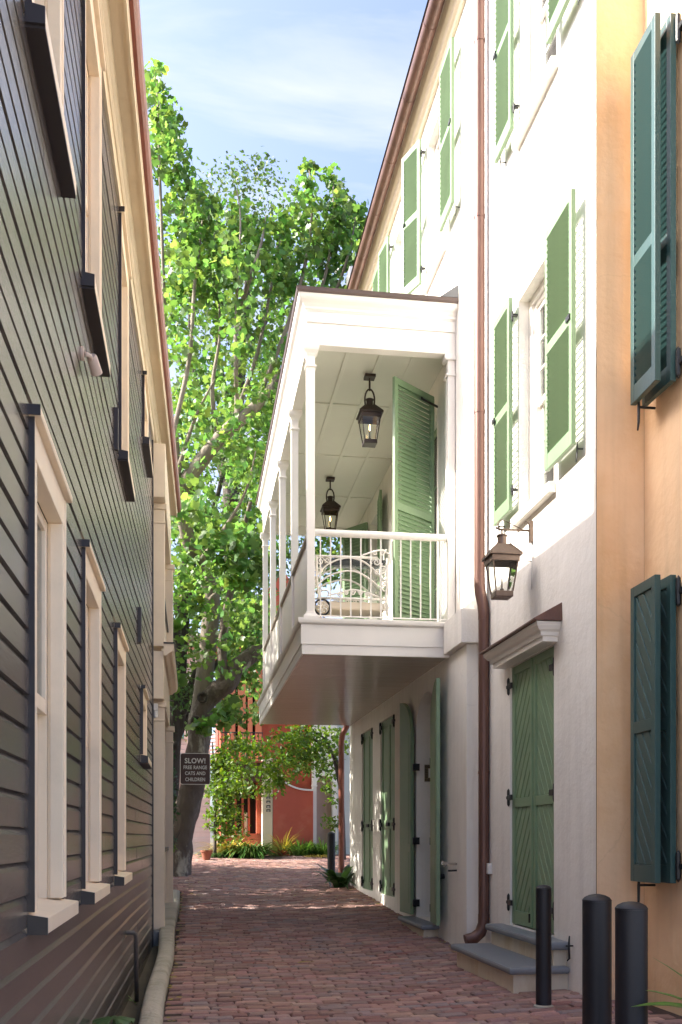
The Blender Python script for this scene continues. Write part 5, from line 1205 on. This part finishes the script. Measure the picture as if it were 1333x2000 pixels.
clump('ground_cover_clump', 'low dark ivy-like clump at the foot of the vine', 'plant', gpos(425, 27.6), 120, .45, .06, .6, aspid, .4, (.5, 1.0), single=False)
clump('liriope_clump', 'bright green grassy clump in front of the curved red wall', 'plant', gpos(585, YG), 340, .72, .03, .7, blade, .40, (.8, 1.3), single=False)
clump('liriope_clump', 'bright green grassy clump below the white arch', 'plant', gpos(630, YG), 300, .70, .03, .7, blade, .35, (.8, 1.3), single=False)
clump('yellow_grass_clump', 'dry yellow grass edging in front of the green clumps', 'plant', gpos(625, 27.7), 170, .30, .03, .8, bladey, .35, (.5, .9), single=False)
clump('ornamental_grass', 'tuft of reddish ornamental grass against the curved red wall', 'plant', gpos(553, YG), 70, .95, .025, .5, bladey, .10, (.9, 1.3), single=False)
clump('bromeliad', 'small dark red leaved plant at the foot of the curved wall', 'plant', gpos(545, 28.0), 40, .40, .06, .6, redp, .15, (.6, 1.1), single=False)
def leafy(name, lab, cat, cls, mat, size, kind='oval', stems=()):
    root = thing(name, lab, cat, (cls[0][0], cls[0][1], gz(cls[0][0], cls[0][1])))
    for s_ in stems: limb(root, s_[0], [s_[1]] * len(s_[0]), list(np.linspace(s_[2], s_[2] * .4, len(s_[0]))), barkd, 'stem', 6)
    pos = clumps_to_leaves(cls); stuff(leafmesh('foliage', mat, root, pos, rng.uniform(size * .7, size * 1.3, len(pos)), kind, .4)); return root
def pxc(L): return [(*onY(a, b, Y), r_, r_, r_ * .8, n) for a, b, Y, r_, n in L]
cls = pxc([(rng.uniform(430, 560), rng.uniform(1450, 1545), rng.uniform(24.5, 27), rng.uniform(.25, .5), 55) for _ in range(26)] + [(rng.uniform(540, 668), rng.uniform(1422, 1505), rng.uniform(24.5, 27), rng.uniform(.3, .5), 60) for _ in range(30)] + [(535 + rng.uniform(-12, 12), rng.uniform(1490, 1545), 26, .18, 24) for _ in range(5)] + [(650 + rng.uniform(-14, 10), rng.uniform(1480, 1620), 26.5, .22, 26) for _ in range(9)])
leafy('crape_myrtle', 'bright leafy branches hanging in front of the red house under the balcony', 'tree', cls, leafc, .13, 'oval', (([(672, 1680), (668, 1560), (655, 1480), (600, 1440), (540, 1450)], 26, .06), ([(668, 1560), (640, 1450), (580, 1420)], 26, .04)))
cls = pxc([(rng.uniform(418, 442), rng.uniform(1450, 1640), 27.2, rng.uniform(.25, .42), 70) for _ in range(22)] + [(rng.uniform(425, 470), rng.uniform(1520, 1640), 27.6, rng.uniform(.25, .4), 60) for _ in range(14)])
leafy('climbing_vine', 'leafy vine climbing the corner left of the dark shop window', 'vine', cls, leafc, .12, 'oval', (([(420, 1670), (420, 1560), (415, 1450)], 27.2, .05),))
cls = pxc([(rng.uniform(316, 331), rng.uniform(1420, 1640), rng.uniform(18.8, 20.2), rng.uniform(.12, .20), 50) for _ in range(36)])
leafy('ivy_screen', 'dark ivy growing beside the far porch column', 'ivy', cls, leafd, .085, 'oval', (([(326, 1700), (328, 1560), (330, 1450)], 19.6, .04),))
cls = pxc([(rng.uniform(322, 338), rng.uniform(1570, 1690), 20.6, .10, 12) for _ in range(8)])
leafy('sapling', 'thin yellow-green sapling shoots beside the sycamore trunk', 'plant', cls, leafc, .10, 'oval', (([(324, 1705), (334, 1640), (345, 1570)], 20.6, .018), ([(326, 1700), (340, 1650), (352, 1625)], 20.6, .015)))
po = thing('flower_pot', 'terracotta pot standing behind the sycamore trunk', 'pot', (.36, 26.5, gz(.36, 26.5)))
MB().lathe([(.09, po.location.z), (.14, po.location.z + .2), (.16, po.location.z + .205), (.16, po.location.z + .25), (.135, po.location.z + .25), (.125, po.location.z + .2)], (.36, 26.5, 0), 18).build('pot', terra, po, smooth='auto')
MB().lathe([(.128, po.location.z + .19), (.01, po.location.z + .21)], (.36, 26.5, 0), 14).build('soil', soil, po)
# litter on the paving
m = MB()
for k in range(420):
    if k > 300: y = rng.uniform(9.8, 18); x = 2.84 - abs(rng.normal()) * .05
    elif k < 150: y = rng.uniform(5.5, 18); x = -.19 + abs(rng.normal()) * .035
    else: y = rng.uniform(16, 25); x = rng.uniform(-.2, 2.6)
    a = rng.uniform(0, 6.28); r_ = rng.uniform(.010, .038); z = gz(x, y) + .012
    m.add([(x + r_ * math.cos(a), y + r_ * math.sin(a), z + .004), (x - .5 * r_ * math.sin(a), y + .5 * r_ * math.cos(a), z), (x - r_ * math.cos(a), y - r_ * math.sin(a), z + .003), (x + .5 * r_ * math.sin(a), y - .5 * r_ * math.cos(a), z + .006)], [(0, 1, 2), (0, 2, 3)])
o = stuff(m.build('leaf_litter', bladey, at=(0, 10, 0))); tag(o, 'dry leaf litter lying along the curb and under the sycamore', 'litter')
fl_ = blade_leaf((1.05, 10.2, gz(1.05, 10.2) + .012), (1, .2), .17, .05, .1, 6, .3, .12)
tag(fl_.build('fallen_leaf', bladey, smooth=True), 'single pale fallen leaf on the bricks in the middle of the alley', 'leaf')
